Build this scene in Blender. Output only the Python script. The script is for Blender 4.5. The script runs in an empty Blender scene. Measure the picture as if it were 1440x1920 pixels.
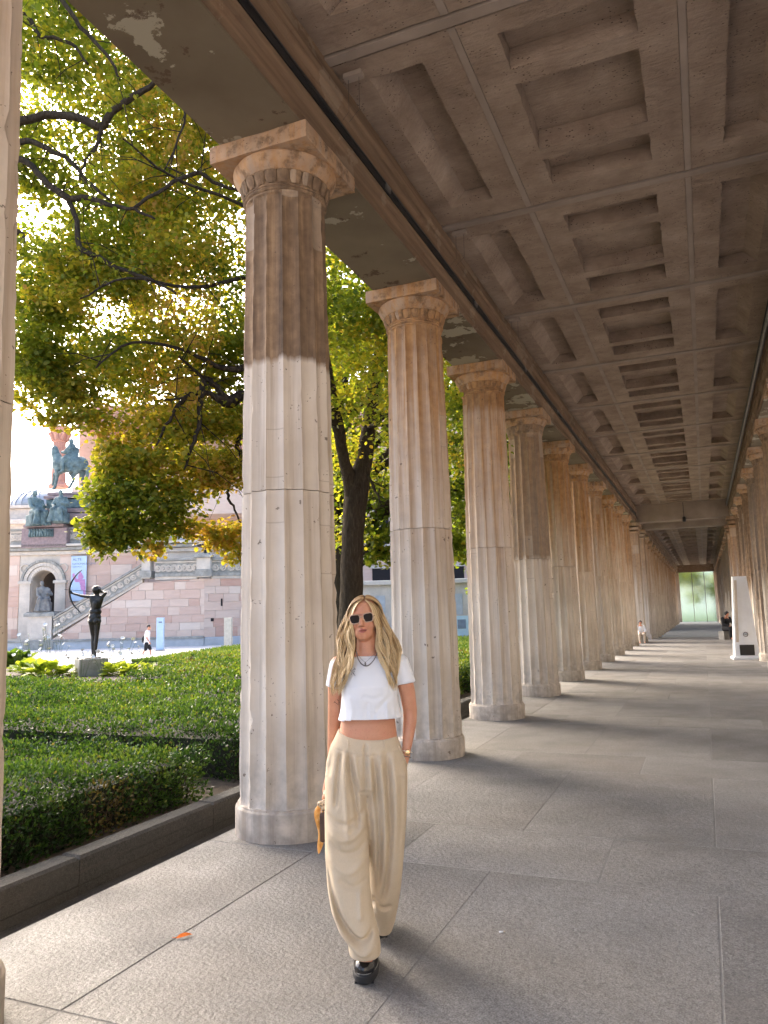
import bpy, bmesh, math, random
import numpy as np
from mathutils import Vector, Matrix

# ------------------------------------------------------------------ camera, sky, sun, exposure
SC = bpy.context.scene
COL = SC.collection
CAM_H, FPX = 1.6, 1416.7
PITCH, YAW, ROLL = 0.1335, 0.3951, -0.0264
_cy, _sy = math.cos(YAW), math.sin(YAW)
_F = Vector((-_sy*math.cos(PITCH), _cy*math.cos(PITCH), math.sin(PITCH)))
_r0 = Vector((_cy, _sy, 0)); _u0 = _r0.cross(_F)
_R = _r0*math.cos(ROLL) + _u0*math.sin(ROLL); _U = -_r0*math.sin(ROLL) + _u0*math.cos(ROLL)
FH, RH, CP = Vector((-_sy, _cy, 0)), Vector((_cy, _sy, 0)), Vector((0, 0, CAM_H))
cam = bpy.data.cameras.new('camera'); cam_ob = bpy.data.objects.new('camera', cam); COL.objects.link(cam_ob)
cam.sensor_fit = 'VERTICAL'; cam.sensor_height = 24.0; cam.lens = 24.0*FPX/1920.0
cam.clip_start = 0.05; cam.clip_end = 3000
cam_ob.matrix_world = Matrix(((_R.x, _U.x, -_F.x, 0), (_R.y, _U.y, -_F.y, 0), (_R.z, _U.z, -_F.z, CAM_H), (0, 0, 0, 1)))
SC.camera = cam_ob

SUN_EL, SUN_AZ = math.radians(36), math.radians(301)     # azimuth of the sun, clockwise from +Y
world = bpy.data.worlds.new('World'); SC.world = world; world.use_nodes = True
wn = world.node_tree; bg = wn.nodes['Background']
sky = wn.nodes.new('ShaderNodeTexSky'); sky.sky_type = 'NISHITA'; sky.sun_disc = False
sky.sun_elevation = SUN_EL; sky.sun_rotation = SUN_AZ
sky.air_density = 0.7; sky.dust_density = 4.0; sky.ozone_density = 0.0
wn.links.new(sky.outputs[0], bg.inputs[0]); bg.inputs[1].default_value = 0.15
sd = Vector((math.sin(SUN_AZ)*math.cos(SUN_EL), math.cos(SUN_AZ)*math.cos(SUN_EL), math.sin(SUN_EL)))
sl = bpy.data.lights.new('sun', 'SUN'); sl.energy = 0.95; sl.angle = math.radians(36); sl.color = (1.0, 0.86, 0.68)
so = bpy.data.objects.new('sun', sl); COL.objects.link(so); so.rotation_euler = (-sd).to_track_quat('-Z', 'Y').to_euler()
so.location = (0, 0, 30)
vs = SC.view_settings; vs.view_transform = 'Standard'; vs.look = 'None'; vs.exposure = 2.6; vs.gamma = 1.0; vs.use_curve_mapping = False
SC.render.engine = 'CYCLES'
SC.cycles.max_bounces = 7; SC.cycles.diffuse_bounces = 4; SC.cycles.use_adaptive_sampling = True; SC.cycles.adaptive_threshold = 0.02; SC.cycles.transparent_max_bounces = 8
SC.cycles.use_denoising = True

# ------------------------------------------------------------------ pixel -> place helpers (photo pixels, 1440 x 1920)
def ray(u, v): return _F + _R*((u-720)/FPX) + _U*((960-v)/FPX)
def at(u, v, D): d = ray(u, v); return CP + d*(D/d.dot(FH))                 # at forward distance D
def gnd(u, v, z=0.0): d = ray(u, v); return CP + d*((z-CAM_H)/d.z)
def loc2(u, v, D): p = at(u, v, D); return p.dot(RH), p.z                   # (sideways, height) on the plane at D
rnd = random.Random(7); rng = np.random.default_rng(11)

# ------------------------------------------------------------------ mesh helpers
def link(o, parent=None):
    COL.objects.link(o)
    if parent is not None: o.parent = parent
    return o
def np_mesh(name, V, Q, mat=None, smooth=False, attrs=None):
    me = bpy.data.meshes.new(name); V = np.asarray(V, np.float32); Q = np.asarray(Q, np.int32); k = Q.shape[1]
    me.vertices.add(len(V)); me.vertices.foreach_set('co', V.ravel())
    me.loops.add(Q.size); me.loops.foreach_set('vertex_index', Q.ravel())
    me.polygons.add(len(Q)); me.polygons.foreach_set('loop_start', np.arange(0, Q.size, k, dtype=np.int32))
    if smooth: me.polygons.foreach_set('use_smooth', np.ones(len(Q), dtype=bool))
    for n, a in (attrs or {}).items():
        at_ = me.attributes.new(n, 'FLOAT', 'POINT'); at_.data.foreach_set('value', np.asarray(a, np.float32).ravel())
    me.update(calc_edges=True)
    if mat: me.materials.append(mat)
    return me
class MB:
    def __init__(s): s.V = []; s.F = []
    def add(s, V, F):
        b = len(s.V); s.V += [tuple(v) for v in V]; s.F += [tuple(i+b for i in f) for f in F]; return s
    def box(s, c, d, rz=0, ch=0.0):
        x, y, z = d[0]/2, d[1]/2, d[2]/2; ca, sa = math.cos(rz), math.sin(rz)
        if ch <= 0:
            V = [(i*x, j*y, k*z) for k in (-1, 1) for j in (-1, 1) for i in (-1, 1)]
            F = [(0,2,3,1), (4,5,7,6), (0,1,5,4), (2,6,7,3), (0,4,6,2), (1,3,7,5)]
        else:   # chamfered top and vertical edges kept cheap: bottom ring, upper ring, inset top
            V = []
            for (k, ins) in ((-z, 0), (z-ch, 0), (z, ch)):
                V += [(-x+ins, -y+ins, k), (x-ins, -y+ins, k), (x-ins, y-ins, k), (-x+ins, y-ins, k)]
            F = [(3,2,1,0), (8,9,10,11)]
            for a in (0, 4):
                for i in range(4):
                    j = (i+1) % 4; F.append((a+i, a+j, a+4+j, a+4+i))
        return s.add([(c[0]+v[0]*ca-v[1]*sa, c[1]+v[0]*sa+v[1]*ca, c[2]+v[2]) for v in V], F)
    def tube(s, pts, rad, n=8, cap=True, sq=1.0, twist=0.0):
        pts = [Vector(p) for p in pts]; m = len(pts)
        if not hasattr(rad, '__len__'): rad = [rad]*m
        t0 = (pts[1]-pts[0]).normalized(); a = Vector((0, 0, 1)) if abs(t0.z) < .9 else Vector((1, 0, 0))
        nx = t0.cross(a).normalized(); V = []; F = []
        for i, p in enumerate(pts):
            t = (pts[min(i+1, m-1)]-pts[max(i-1, 0)]).normalized()
            nx = (nx-t*nx.dot(t)).normalized(); ny = t.cross(nx)
            for k in range(n):
                an = 2*math.pi*k/n+twist; V.append(p+nx*(rad[i]*math.cos(an))+ny*(rad[i]*sq*math.sin(an)))
        for i in range(m-1):
            for k in range(n):
                k2 = (k+1) % n; F.append((i*n+k, i*n+k2, (i+1)*n+k2, (i+1)*n+k))
        if cap: F.append(tuple(range(n-1, -1, -1))); F.append(tuple((m-1)*n+k for k in range(n)))
        return s.add(V, F)
    def lathe(s, prof, n=32, c=(0, 0, 0), cap=True):
        V = []; F = []; m = len(prof)
        for r, z in prof:
            for k in range(n):
                an = 2*math.pi*k/n; V.append((c[0]+r*math.cos(an), c[1]+r*math.sin(an), c[2]+z))
        for i in range(m-1):
            for k in range(n):
                k2 = (k+1) % n; F.append((i*n+k, i*n+k2, (i+1)*n+k2, (i+1)*n+k))
        if cap: F.append(tuple(range(n-1, -1, -1))); F.append(tuple((m-1)*n+k for k in range(n)))
        return s.add(V, F)
    def prism(s, poly, y0, y1, fr=lambda x, y, z: (x, y, z)):      # polygon in x,z pushed from y0 to y1
        n = len(poly); V = [fr(x, y0, z) for x, z in poly]+[fr(x, y1, z) for x, z in poly]
        F = [tuple(range(n)), tuple(range(2*n-1, n-1, -1))]
        for i in range(n):
            j = (i+1) % n; F.append((j, i, n+i, n+j))
        return s.add(V, F)
    def ball(s, c, r, n=12, m=8, rot=None):
        if not hasattr(r, '__len__'): r = (r, r, r)
        V = []; F = []; c = Vector(c)
        for i in range(m+1):
            th = math.pi*i/m
            for k in range(n):
                ph = 2*math.pi*k/n; q = Vector((r[0]*math.sin(th)*math.cos(ph), r[1]*math.sin(th)*math.sin(ph), -r[2]*math.cos(th)))
                if rot is not None: q = rot @ q
                V.append(c+q)
        for i in range(m):
            for k in range(n):
                k2 = (k+1) % n; F.append((i*n+k, i*n+k2, (i+1)*n+k2, (i+1)*n+k))
        return s.add(V, F)
    def cap(s, p0, r0, p1, r1, n=12):                              # closed tapered capsule
        p0, p1 = Vector(p0), Vector(p1); d = (p1-p0); L = d.length
        if L < 1e-6: return s.ball(p0, r0, n)
        q = Vector((0, 0, 1)).rotation_difference(d).to_matrix(); pr = []
        for i in range(5): a = math.pi/2*(i/4-1); pr.append((max(r0*math.cos(a), 1e-4), r0*math.sin(a)))
        for i in range(5): a = math.pi/2*(i/4); pr.append((max(r1*math.cos(a), 1e-4), L+r1*math.sin(a)))
        t = MB().lathe(pr, n); return s.add([p0+q @ Vector(v) for v in t.V], t.F)
    def mesh(s, name, mat=None, smooth=False):
        me = bpy.data.meshes.new(name); me.from_pydata(s.V, [], s.F); me.update()
        if smooth: me.polygons.foreach_set('use_smooth', [True]*len(me.polygons))
        if mat: me.materials.append(mat)
        return me
    def build(s, name, mat, parent=None, smooth=False, angle=None):
        me = s.mesh(name, mat, smooth or angle is not None)
        if angle is not None:
            bm = bmesh.new(); bm.from_mesh(me); bmesh.ops.recalc_face_normals(bm, faces=bm.faces); ca = math.radians(angle)
            for e in bm.edges:
                if len(e.link_faces) == 2 and e.calc_face_angle(0) > ca: e.smooth = False
            bm.to_mesh(me); bm.free()
        return link(bpy.data.objects.new(name, me), parent)
def fused(mb, voxel, smooth=4, fac=0.5):                           # one continuous skin over overlapping solids
    o = bpy.data.objects.new('tmp', mb.mesh('tmp')); COL.objects.link(o)
    r = o.modifiers.new('r', 'REMESH'); r.mode = 'VOXEL'; r.voxel_size = voxel
    if smooth: s_ = o.modifiers.new('s', 'SMOOTH'); s_.iterations = smooth; s_.factor = fac
    me = bpy.data.meshes.new_from_object(o.evaluated_get(bpy.context.evaluated_depsgraph_get()))
    bpy.data.objects.remove(o)
    me.polygons.foreach_set('use_smooth', [True]*len(me.polygons)); return me
def obj(name, me, mat=None, parent=None):
    if mat is not None: me.materials.clear(); me.materials.append(mat)
    return link(bpy.data.objects.new(name, me), parent)
def tag(o, label=None, cat=None, group=None, kind=None):
    for k, v in (('label', label), ('category', cat), ('group', group), ('kind', kind)):
        if v: o[k] = v
    return o
def empty(name, loc=(0, 0, 0), rz=0.0):
    o = bpy.data.objects.new(name, None); COL.objects.link(o); o.location = loc; o.rotation_euler = (0, 0, rz); o.empty_display_size = .1; return o
def copy_tree(o, parent=None):
    c = o.copy(); COL.objects.link(c); c.parent = parent
    for ch in list(o.children): copy_tree(ch, c)
    return c

# ------------------------------------------------------------------ materials
class NT:
    def __init__(s, name):
        s.m = bpy.data.materials.new(name); s.m.use_nodes = True; s.t = s.m.node_tree; s.b = s.t.nodes['Principled BSDF']; s.out = s.t.nodes['Material Output']
    def n(s, t, **kw):
        nd = s.t.nodes.new('ShaderNode'+t)
        for k, v in kw.items(): setattr(nd, k, v)
        return nd
    def l(s, a, b): s.t.links.new(a, b)
    def inp(s, nd, i, v):
        if v is None: return
        if hasattr(v, 'is_linked') or isinstance(v, bpy.types.NodeSocket): s.l(v, nd.inputs[i])
        else: nd.inputs[i].default_value = v
    def coord(s, kind='Object', scale=(1, 1, 1), rand=0.0):
        c = s.n('TexCoord').outputs[kind]
        if rand:
            oi = s.n('ObjectInfo'); mu = s.n('VectorMath', operation='MULTIPLY'); s.l(oi.outputs['Random'], mu.inputs[0]); mu.inputs[1].default_value = (rand, rand*1.7, rand*2.3)
            ad = s.n('VectorMath', operation='ADD'); s.l(c, ad.inputs[0]); s.l(mu.outputs[0], ad.inputs[1]); c = ad.outputs[0]
        mp = s.n('Mapping'); s.l(c, mp.inputs[0]); mp.inputs['Scale'].default_value = scale; return mp.outputs[0]
    def noise(s, co, scale, detail=4, rough=.55, dist=0.0):
        x = s.n('TexNoise'); s.l(co, x.inputs['Vector']); x.inputs['Scale'].default_value = scale; x.inputs['Detail'].default_value = detail
        x.inputs['Roughness'].default_value = rough; x.inputs['Distortion'].default_value = dist; return x.outputs[0]
    def vor(s, co, scale, feature='F1'):
        x = s.n('TexVoronoi', feature=feature); s.l(co, x.inputs['Vector']); x.inputs['Scale'].default_value = scale; return x
    def ramp(s, v, stops):
        r = s.n('ValToRGB'); s.l(v, r.inputs[0]); e = r.color_ramp.elements
        while len(e) < len(stops): e.new(.5)
        for i, (p, c) in enumerate(stops):
            e[i].position = p; e[i].color = (*c, 1) if hasattr(c, '__len__') else (c, c, c, 1)
        return r.outputs[0]
    def math(s, op, a, b=None, c=None, clamp=False):
        x = s.n('Math', operation=op); x.use_clamp = clamp; s.inp(x, 0, a); s.inp(x, 1, b); s.inp(x, 2, c); return x.outputs[0]
    def mix(s, f, a, b, blend='MIX'):
        x = s.n('Mix', data_type='RGBA', blend_type=blend); s.inp(x, 0, f)
        for i, v in ((6, a), (7, b)): s.inp(x, i, (*v, 1) if isinstance(v, tuple) and len(v) == 3 else v)
        return x.outputs[2]
    def attr(s, name, kind='OBJECT'):
        x = s.n('Attribute', attribute_type=kind); x.attribute_name = name; return x
    def bump(s, h, strength=.3, dist=.02, chain=None):
        b = s.n('Bump'); s.inp(b, 'Height', h); b.inputs['Strength'].default_value = strength; b.inputs['Distance'].default_value = dist
        if chain is not None: s.l(chain, b.inputs['Normal'])
        return b.outputs[0]
    def done(s, col, rough=.8, normal=None, metal=0.0, spec=None):
        s.inp(s.b, 'Base Color', (*col, 1) if isinstance(col, tuple) else col); s.inp(s.b, 'Roughness', rough); s.inp(s.b, 'Metallic', metal)
        if normal is not None: s.l(normal, s.b.inputs['Normal'])
        if spec is not None: s.b.inputs['Specular IOR Level'].default_value = spec
        return s.m
def sep_z(t, co):
    x = t.n('SeparateXYZ'); t.l(co, x.inputs[0]); return x.outputs
def mat_plain(name, col, rough=.7, metal=0.0, var=.18, scale=6, bump=.1, rand=3.0, spec=None):
    t = NT(name); co = t.coord(rand=rand); n1 = t.noise(co, scale, 5); n2 = t.noise(co, scale*9, 3)
    dk = tuple(c*(1-var) for c in col); lt = tuple(min(c*(1+var), 1) for c in col)
    c = t.ramp(n1, [(.3, dk), (.7, lt)]); c = t.mix(.25, c, t.ramp(n2, [(.3, dk), (.7, lt)]))
    return t.done(c, rough, t.bump(n2, bump, .01), metal, spec)
def mat_column():
    t = NT('column_sandstone'); co = t.coord(rand=9.0); raw = t.coord()
    n1 = t.noise(co, 1.3, 5, .6); n2 = t.noise(co, 9, 5, .6); st = t.noise(t.coord(scale=(9, 9, .32), rand=5), 1.3, 5, .65)
    base = t.ramp(n1, [(.25, (.50, .43, .355)), (.55, (.64, .56, .475)), (.8, (.72, .645, .555))])
    base = t.mix(t.ramp(st, [(.46, 0.0), (.72, .85)]), base, (.36, .29, .225))
    z = sep_z(t, raw)[2]
    # a darker weathered block of stone from stain_z upwards (each column has its own)
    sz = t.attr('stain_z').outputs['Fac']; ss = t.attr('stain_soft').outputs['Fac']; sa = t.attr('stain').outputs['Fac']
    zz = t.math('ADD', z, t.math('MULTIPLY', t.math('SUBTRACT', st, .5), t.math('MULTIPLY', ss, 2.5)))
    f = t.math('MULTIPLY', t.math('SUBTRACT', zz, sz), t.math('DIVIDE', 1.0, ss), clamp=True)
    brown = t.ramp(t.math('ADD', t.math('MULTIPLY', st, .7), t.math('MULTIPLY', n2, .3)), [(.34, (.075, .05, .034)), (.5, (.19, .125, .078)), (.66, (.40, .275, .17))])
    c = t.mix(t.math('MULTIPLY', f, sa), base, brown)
    ochre_glow = t.attr('ochre_glow').outputs['Fac']  # orange discoloration and warm bounce light, both put into the upper stone colour
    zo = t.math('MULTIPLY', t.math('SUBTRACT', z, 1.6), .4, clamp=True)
    c = t.mix(t.math('MULTIPLY', t.math('MULTIPLY', zo, ochre_glow), t.ramp(st, [(.30, .35), (.62, 1.0)]), clamp=True), c, t.ramp(n2, [(.3, (.36, .17, .062)), (.7, (.54, .29, .115))]))
    # let-in repair stones, about a flute wide
    sx_ = sep_z(t, raw); an = t.math('MULTIPLY', t.math('ARCTAN2', sx_[1], sx_[0]), 16/6.28318); cb = t.n('CombineXYZ'); t.l(an, cb.inputs[0]); t.l(t.math('ADD', t.math('MULTIPLY', z, 2.6), t.math('MULTIPLY', t.n('ObjectInfo').outputs['Random'], 7.0)), cb.inputs[1])
    br = t.n('TexBrick'); t.l(cb.outputs[0], br.inputs['Vector']); br.offset = 0.0; br.inputs['Scale'].default_value = 1.0; br.inputs['Brick Width'].default_value = 1.0; br.inputs['Row Height'].default_value = 1.0; br.inputs['Mortar Size'].default_value = .025; br.inputs['Mortar Smooth'].default_value = 0.0
    br.inputs['Color1'].default_value = (0, 0, 0, 1); br.inputs['Color2'].default_value = (1, 1, 1, 1); br.inputs['Mortar'].default_value = (.5, .5, .5, 1)
    fl_ = t.n('VectorMath', operation='FLOOR'); t.l(cb.outputs[0], fl_.inputs[0]); wn_ = t.n('TexWhiteNoise', noise_dimensions='2D'); t.l(fl_.outputs[0], wn_.inputs['Vector'])
    sel = t.math('GREATER_THAN', wn_.outputs[0], .965); mo = t.math('MULTIPLY', sel, br.outputs['Fac'])
    c = t.mix(t.math('MULTIPLY', sel, .28), c, (.60, .50, .40)); c = t.mix(t.math('MULTIPLY', mo, .35), c, (.25, .20, .155))
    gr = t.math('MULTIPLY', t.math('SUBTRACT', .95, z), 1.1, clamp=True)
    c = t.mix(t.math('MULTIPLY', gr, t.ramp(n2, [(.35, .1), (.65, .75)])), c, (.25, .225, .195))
    dco = t.n('VectorMath', operation='ADD'); t.l(co, dco.inputs[0]); dn = t.n('VectorMath', operation='SCALE'); nz = t.n('TexNoise'); t.l(co, nz.inputs['Vector']); nz.inputs['Scale'].default_value = 45; t.l(nz.outputs[1], dn.inputs[0]); dn.inputs['Scale'].default_value = .05; t.l(dn.outputs[0], dco.inputs[1])
    soot = t.math('MULTIPLY', t.math('GREATER_THAN', z, 5.0), t.ramp(t.noise(co, 6.5, 6, .7), [(.50, 0.0), (.66, .75)])); c = t.mix(soot, c, (.115, .075, .048))
    v = t.vor(dco.outputs[0], 6.5); pit = t.math('MULTIPLY', t.math('LESS_THAN', v.outputs['Distance'], .10), t.math('GREATER_THAN', t.noise(co, 2.2, 2), .56))
    v2 = t.vor(dco.outputs[0], 30); p2 = t.math('MULTIPLY', t.math('LESS_THAN', v2.outputs['Distance'], .16), t.math('GREATER_THAN', t.noise(co, 5.2, 2), .58))
    p = t.math('MAXIMUM', pit, p2)
    c = t.mix(t.math('MULTIPLY', p, .75), c, (.12, .085, .06))
    nb = t.bump(n2, .22, .012); nb = t.bump(t.noise(co, 70, 3), .12, .004, nb); nb = t.bump(t.math('SUBTRACT', 1, p), .8, .02, nb)
    return t.done(c, .88, nb, spec=.25)
def mat_ceiling():
    t = NT('ceiling_cast_stone'); co = t.coord(kind='Object', rand=7); n1 = t.noise(co, 1.1, 5); n2 = t.noise(co, 12, 5, .65)
    s1 = t.noise(t.coord(scale=(.6, 3.5, 3), rand=7), 9, 4, .6)
    c = t.ramp(t.noise(co, 1.7, 6, .65), [(.3, (.235, .17, .125)), (.5, (.35, .265, .20)), (.72, (.48, .375, .29))]); c = t.mix(t.math('MULTIPLY', s1, .55), c, (.17, .125, .097))
    v = t.vor(t.coord(scale=(1, 1.9, 1.5), rand=7), 22); p = t.math('MULTIPLY', t.math('LESS_THAN', v.outputs['Distance'], .20), t.math('GREATER_THAN', t.noise(co, 5, 3), .54))
    c = t.mix(t.math('MULTIPLY', p, .8), c, (.055, .036, .026))
    nb = t.bump(n2, .75, .025); nb = t.bump(s1, .6, .02, nb); nb = t.bump(t.math('SUBTRACT', 1, p), .6, .02, nb)
    return t.done(c, .95, nb, spec=.15)
def mat_rib():
    t = NT('ceiling_rib_stone'); co = t.coord(rand=7); n2 = t.noise(co, 14, 4)
    return t.done(t.ramp(t.noise(co, 2, 4), [(.3, (.27, .215, .175)), (.7, (.35, .285, .235))]), .9, t.bump(n2, .15, .01), spec=.15)
def mat_soffit():
    t = NT('architrave_flaking_paint'); co = t.coord(); n = t.noise(co, 1.4, 7, .62); n2 = t.noise(co, 14, 5)
    c = t.ramp(t.noise(co, .8, 5), [(.3, (.13, .10, .068)), (.7, (.22, .18, .125))])
    f = t.ramp(n, [(.565, 0.0), (.575, 1.0)]); c = t.mix(f, c, (.36, .325, .25))
    f2 = t.ramp(t.noise(co, 3.1, 6, .7), [(.60, 0.0), (.63, .8)]); c = t.mix(f2, c, (.10, .065, .042))
    x = sep_z(t, co)
    inner = t.math('GREATER_THAN', x[2], 5.45)
    c = t.mix(t.math('MULTIPLY', inner, .75), c, t.ramp(t.noise(t.coord(scale=(3, .35, 9)), 2, 4), [(.3, (.13, .08, .05)), (.7, (.30, .19, .12))]))
    nb = t.bump(n2, .15, .01); nb = t.bump(f, .5, .006, nb)
    return t.done(c, .9, nb, spec=.15)
def mat_granite(name='granite', d=(.115, .113, .110), l=(.30, .292, .28), rough=.62):
    t = NT(name); co = t.coord(kind='Object', rand=11); f = t.noise(co, 130, 3, .7); g = t.noise(co, 42, 4, .6); b = t.noise(co, 1.6, 4)
    c = t.ramp(f, [(.36, tuple(x*.5 for x in d)), (.5, tuple((x+y)/2 for x, y in zip(d, l))), (.62, tuple(min(1, x*1.35) for x in l))])
    c = t.mix(.5, c, t.ramp(g, [(.3, d), (.7, l)])); c = t.mix(t.math('MULTIPLY', t.ramp(b, [(.40, 0.0), (.68, 1.0)]), .48), c, (.11, .106, .102))
    oi = t.n('ObjectInfo'); c = t.mix(1.0, c, t.ramp(oi.outputs['Random'], [(0, .78), (1, 1.10)]), 'MULTIPLY')
    warm = t.ramp(t.noise(co, .9, 3), [(.45, 0.0), (.75, .25)]); c = t.mix(warm, c, (.21, .175, .145))
    v = t.vor(co, 15); sp = t.math('MULTIPLY', t.math('LESS_THAN', v.outputs['Distance'], .06), t.math('GREATER_THAN', t.noise(co, 3, 2), .55)); c = t.mix(t.math('MULTIPLY', sp, .6), c, (.06, .05, .045))
    nb = t.bump(g, .75, .012); nb = t.bump(f, .30, .004, nb)
    return t.done(c, t.ramp(b, [(.3, rough-.1), (.7, rough+.12)]), nb, spec=.4)
def mat_leaf(name, stops, trans=.45, rough=.5):
    t = NT(name); a = t.attr('tint', 'GEOMETRY').outputs['Fac']; c = t.ramp(a, stops)
    t.inp(t.b, 'Base Color', c); t.b.inputs['Roughness'].default_value = rough; t.b.inputs['Specular IOR Level'].default_value = .3
    tr = t.n('BsdfTranslucent'); c2 = t.mix(1.0, c, (1.9, 1.8, .8), 'MULTIPLY'); t.l(c2, tr.inputs[0])
    mx = t.n('MixShader'); mx.inputs[0].default_value = trans; t.l(t.b.outputs[0], mx.inputs[1]); t.l(tr.outputs[0], mx.inputs[2]); t.l(mx.outputs[0], t.out.inputs[0])
    return t.m
def mat_bark():
    t = NT('bark'); co = t.coord(scale=(1, 1, .22)); n = t.noise(co, 26, 6, .7, .6); n2 = t.noise(t.coord(), 3, 3)
    c = t.ramp(n, [(.3, (.022, .017, .013)), (.55, (.06, .046, .035)), (.75, (.12, .095, .072))]); c = t.mix(t.math('MULTIPLY', n2, .3), c, (.05, .05, .035))
    return t.done(c, .95, t.bump(n, 1.0, .04), spec=.1)
def mat_block():     # pink sandstone ashlar; each block has its own tone
    t = NT('pink_ashlar'); oi = t.n('ObjectInfo').outputs['Random']; co = t.coord(rand=13)
    c = t.ramp(oi, [(0, (.52, .33, .245)), (.2, (.62, .46, .36)), (.4, (.57, .39, .30)), (.6, (.68, .55, .44)), (.78, (.60, .43, .335)), (.9, (.48, .275, .20)), (1, (.72, .61, .50))])
    c = t.mix(.3, c, t.ramp(t.noise(t.coord(scale=(1, 1, 4), rand=13), 1.2, 5), [(.3, (.48, .33, .28)), (.7, (.66, .52, .45))]))
    return t.done(c, .9, t.bump(t.noise(co, 14, 4), .2, .02), spec=.2)
M_COL, M_CEIL, M_RIB, M_SOF = mat_column(), mat_ceiling(), mat_rib(), mat_soffit()
M_GRAN = mat_granite(); M_KERB = mat_granite('kerb_granite', (.030, .029, .028), (.085, .082, .075), .9)
M_MORT = mat_plain('mortar', (.20, .195, .188), .95, scale=20, bump=.3)
M_DARK = mat_plain('black_plastic', (.012, .012, .013), .45, var=.3)
M_STEEL = mat_plain('grey_metal', (.22, .21, .20), .45, .6)
M_SOIL = mat_plain('soil', (.075, .058, .043), .98, var=.5, scale=14, bump=.8)
XL, XR, YC0, SP = -3.0215, 1.72, 5.2478, 3.1221
ZA0, ZA1, ZC = 5.292, 5.434, 6.25
Y_BACK, Y_MID, Y_END = -2.6, 35.6, 95.0  # Y_BACK: invented open end behind the viewer, lets light into the passage

# ---- ground and floors
g = MB(); g.add([(-900, -300, -.34), (900, -300, -.34), (900, 1500, -.34), (-900, 1500, -.34)], [(0, 1, 2, 3)])
t = NT('court_paving'); co = t.coord(); c = t.ramp(t.noise(co, .35, 5), [(.3, (.50, .475, .45)), (.7, (.60, .575, .55))])
tag(g.build('ground', t.done(c, .9, t.bump(t.noise(co, 30, 3), .3, .02))), kind='structure')
fl = MB().box((-.68, (Y_BACK+41.8)/2, -.1522), (5.54, 41.8-Y_BACK, .30)).build('floor', M_MORT); tag(fl, kind='structure')
def slab(x0, x1, y0, y1, par=fl, z=0.0, mat=M_GRAN, name='paving_slab', th=.05, gap=.006, ch=.004):
    sx, sy = x1-x0-gap, y1-y0-gap
    o = MB().box((0, 0, -th/2), (sx, sy, th), ch=ch).build(name, mat, par); o.location = ((x0+x1)/2, (y0+y1)/2, z+rnd.uniform(-.0015, .0015)); return o
for k in range(-2, 12):
    yc = YC0+SP*k
    for (a, b, xs) in ((yc-.455, yc+.455, (-3.45, -2.59, -2.02, -.70, .60, 1.24, 2.09)), (yc+.455, yc+SP-.455, (-3.45, -2.59, -1.345, -.053, 1.24, 2.09))):
        if a > 41.5 or b < Y_BACK: continue
        a, b = max(a, Y_BACK), min(b, 41.8)
        if b-a < .05: continue
        for x0, x1 in zip(xs, xs[1:]): slab(x0, x1, a, b)
fl2 = MB().box((-.65, 69.5, -.44), (5.6, 55, .3)).build('lower_floor', mat_plain('rough_far_paving', (.17, .185, .20), 1.0, spec=.05)); tag(fl2, kind='structure')
gut = MB().box((-3.62, 18, -.13), (.40, 47.6, .06)).build('gutter', M_KERB); tag(gut, kind='structure')

# ---- the fluted column, built once
CH = random.Random(21)
def flute_ring(R, z, dep, nf=16, seg=8):
    out = []
    for i in range(nf*seg):
        tt = (i % seg)/seg; a = 2*math.pi*i/(nf*seg); r = R-dep*math.sin(math.pi*tt)**.75 if tt > 0 else R-(CH.random()**3*.010+(CH.uniform(.008, .02) if CH.random() < .035 else 0) if dep > .02 else 0)
        out.append((r*math.cos(a), r*math.sin(a), z))
    return out
def shaft_r(z): u = (z-.22)/(4.96-.22); return .393-.062*u-.006*math.sin(math.pi*u*.9)*-1
def drum(z0, z1, first, last):
    zs = []
    if first: zs += [(z0, 0.0), (z0+.006, .55), (z0+.03, .9)]
    else: zs += [(z0, 1)]
    n = 30
    zs += [(z0+(z1-z0)*i/n, 1) for i in range(1, n)]
    if last: zs += [(z1-.16, 1), (z1-.10, .97), (z1-.06, .80), (z1-.035, .55), (z1-.022, 0.0), (z1, 0)]
    else: zs += [(z1, 1)]
    m = MB(); rings = [flute_ring(shaft_r(z), z, .036*d) for z, d in zs]; n = len(rings[0]); V = sum(rings, []); F = []
    for i in range(len(rings)-1):
        for k in range(n): k2 = (k+1) % n; F.append((i*n+k, i*n+k2, (i+1)*n+k2, (i+1)*n+k))
    F.append(tuple(range(n-1, -1, -1))); F.append(tuple((len(rings)-1)*n+k for k in range(n)))
    m.add(V, F); return m
ZJ = 2.555
me_dr0 = drum(.22, ZJ-.003, True, False); me_dr1 = drum(ZJ+.003, 5.01, False, True)
def smooth_mesh(m, name, ang=25):
    o = m.build(name, M_COL, None, angle=ang); me = o.data; bpy.data.objects.remove(o); return me
ME_DR0, ME_DR1 = smooth_mesh(me_dr0, 'shaft_drum', 28), smooth_mesh(me_dr1, 'shaft_drum', 28)
ME_BASE = smooth_mesh(MB().lathe([(.417, 0), (.417, .185), (.413, .20), (.402, .212), (.400, .222), (.38, .224)], 56), 'column_base')
ME_NECK = smooth_mesh(MB().lathe([(.325, 5.0), (.342, 5.008), (.349, 5.018), (.342, 5.03), (.340, 5.034), (.350, 5.04), (.348, 5.05), (.334, 5.056), (.340, 5.10), (.350, 5.14), (.358, 5.158), (.366, 5.163)], 56), 'necking')
ME_ECH = smooth_mesh(MB().lathe([(.366, 5.160), (.375, 5.164), (.39, 5.185), (.411, 5.215), (.425, 5.242), (.4335, 5.265), (.434, 5.28), (.428, 5.292)], 56), 'echinus')
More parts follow.
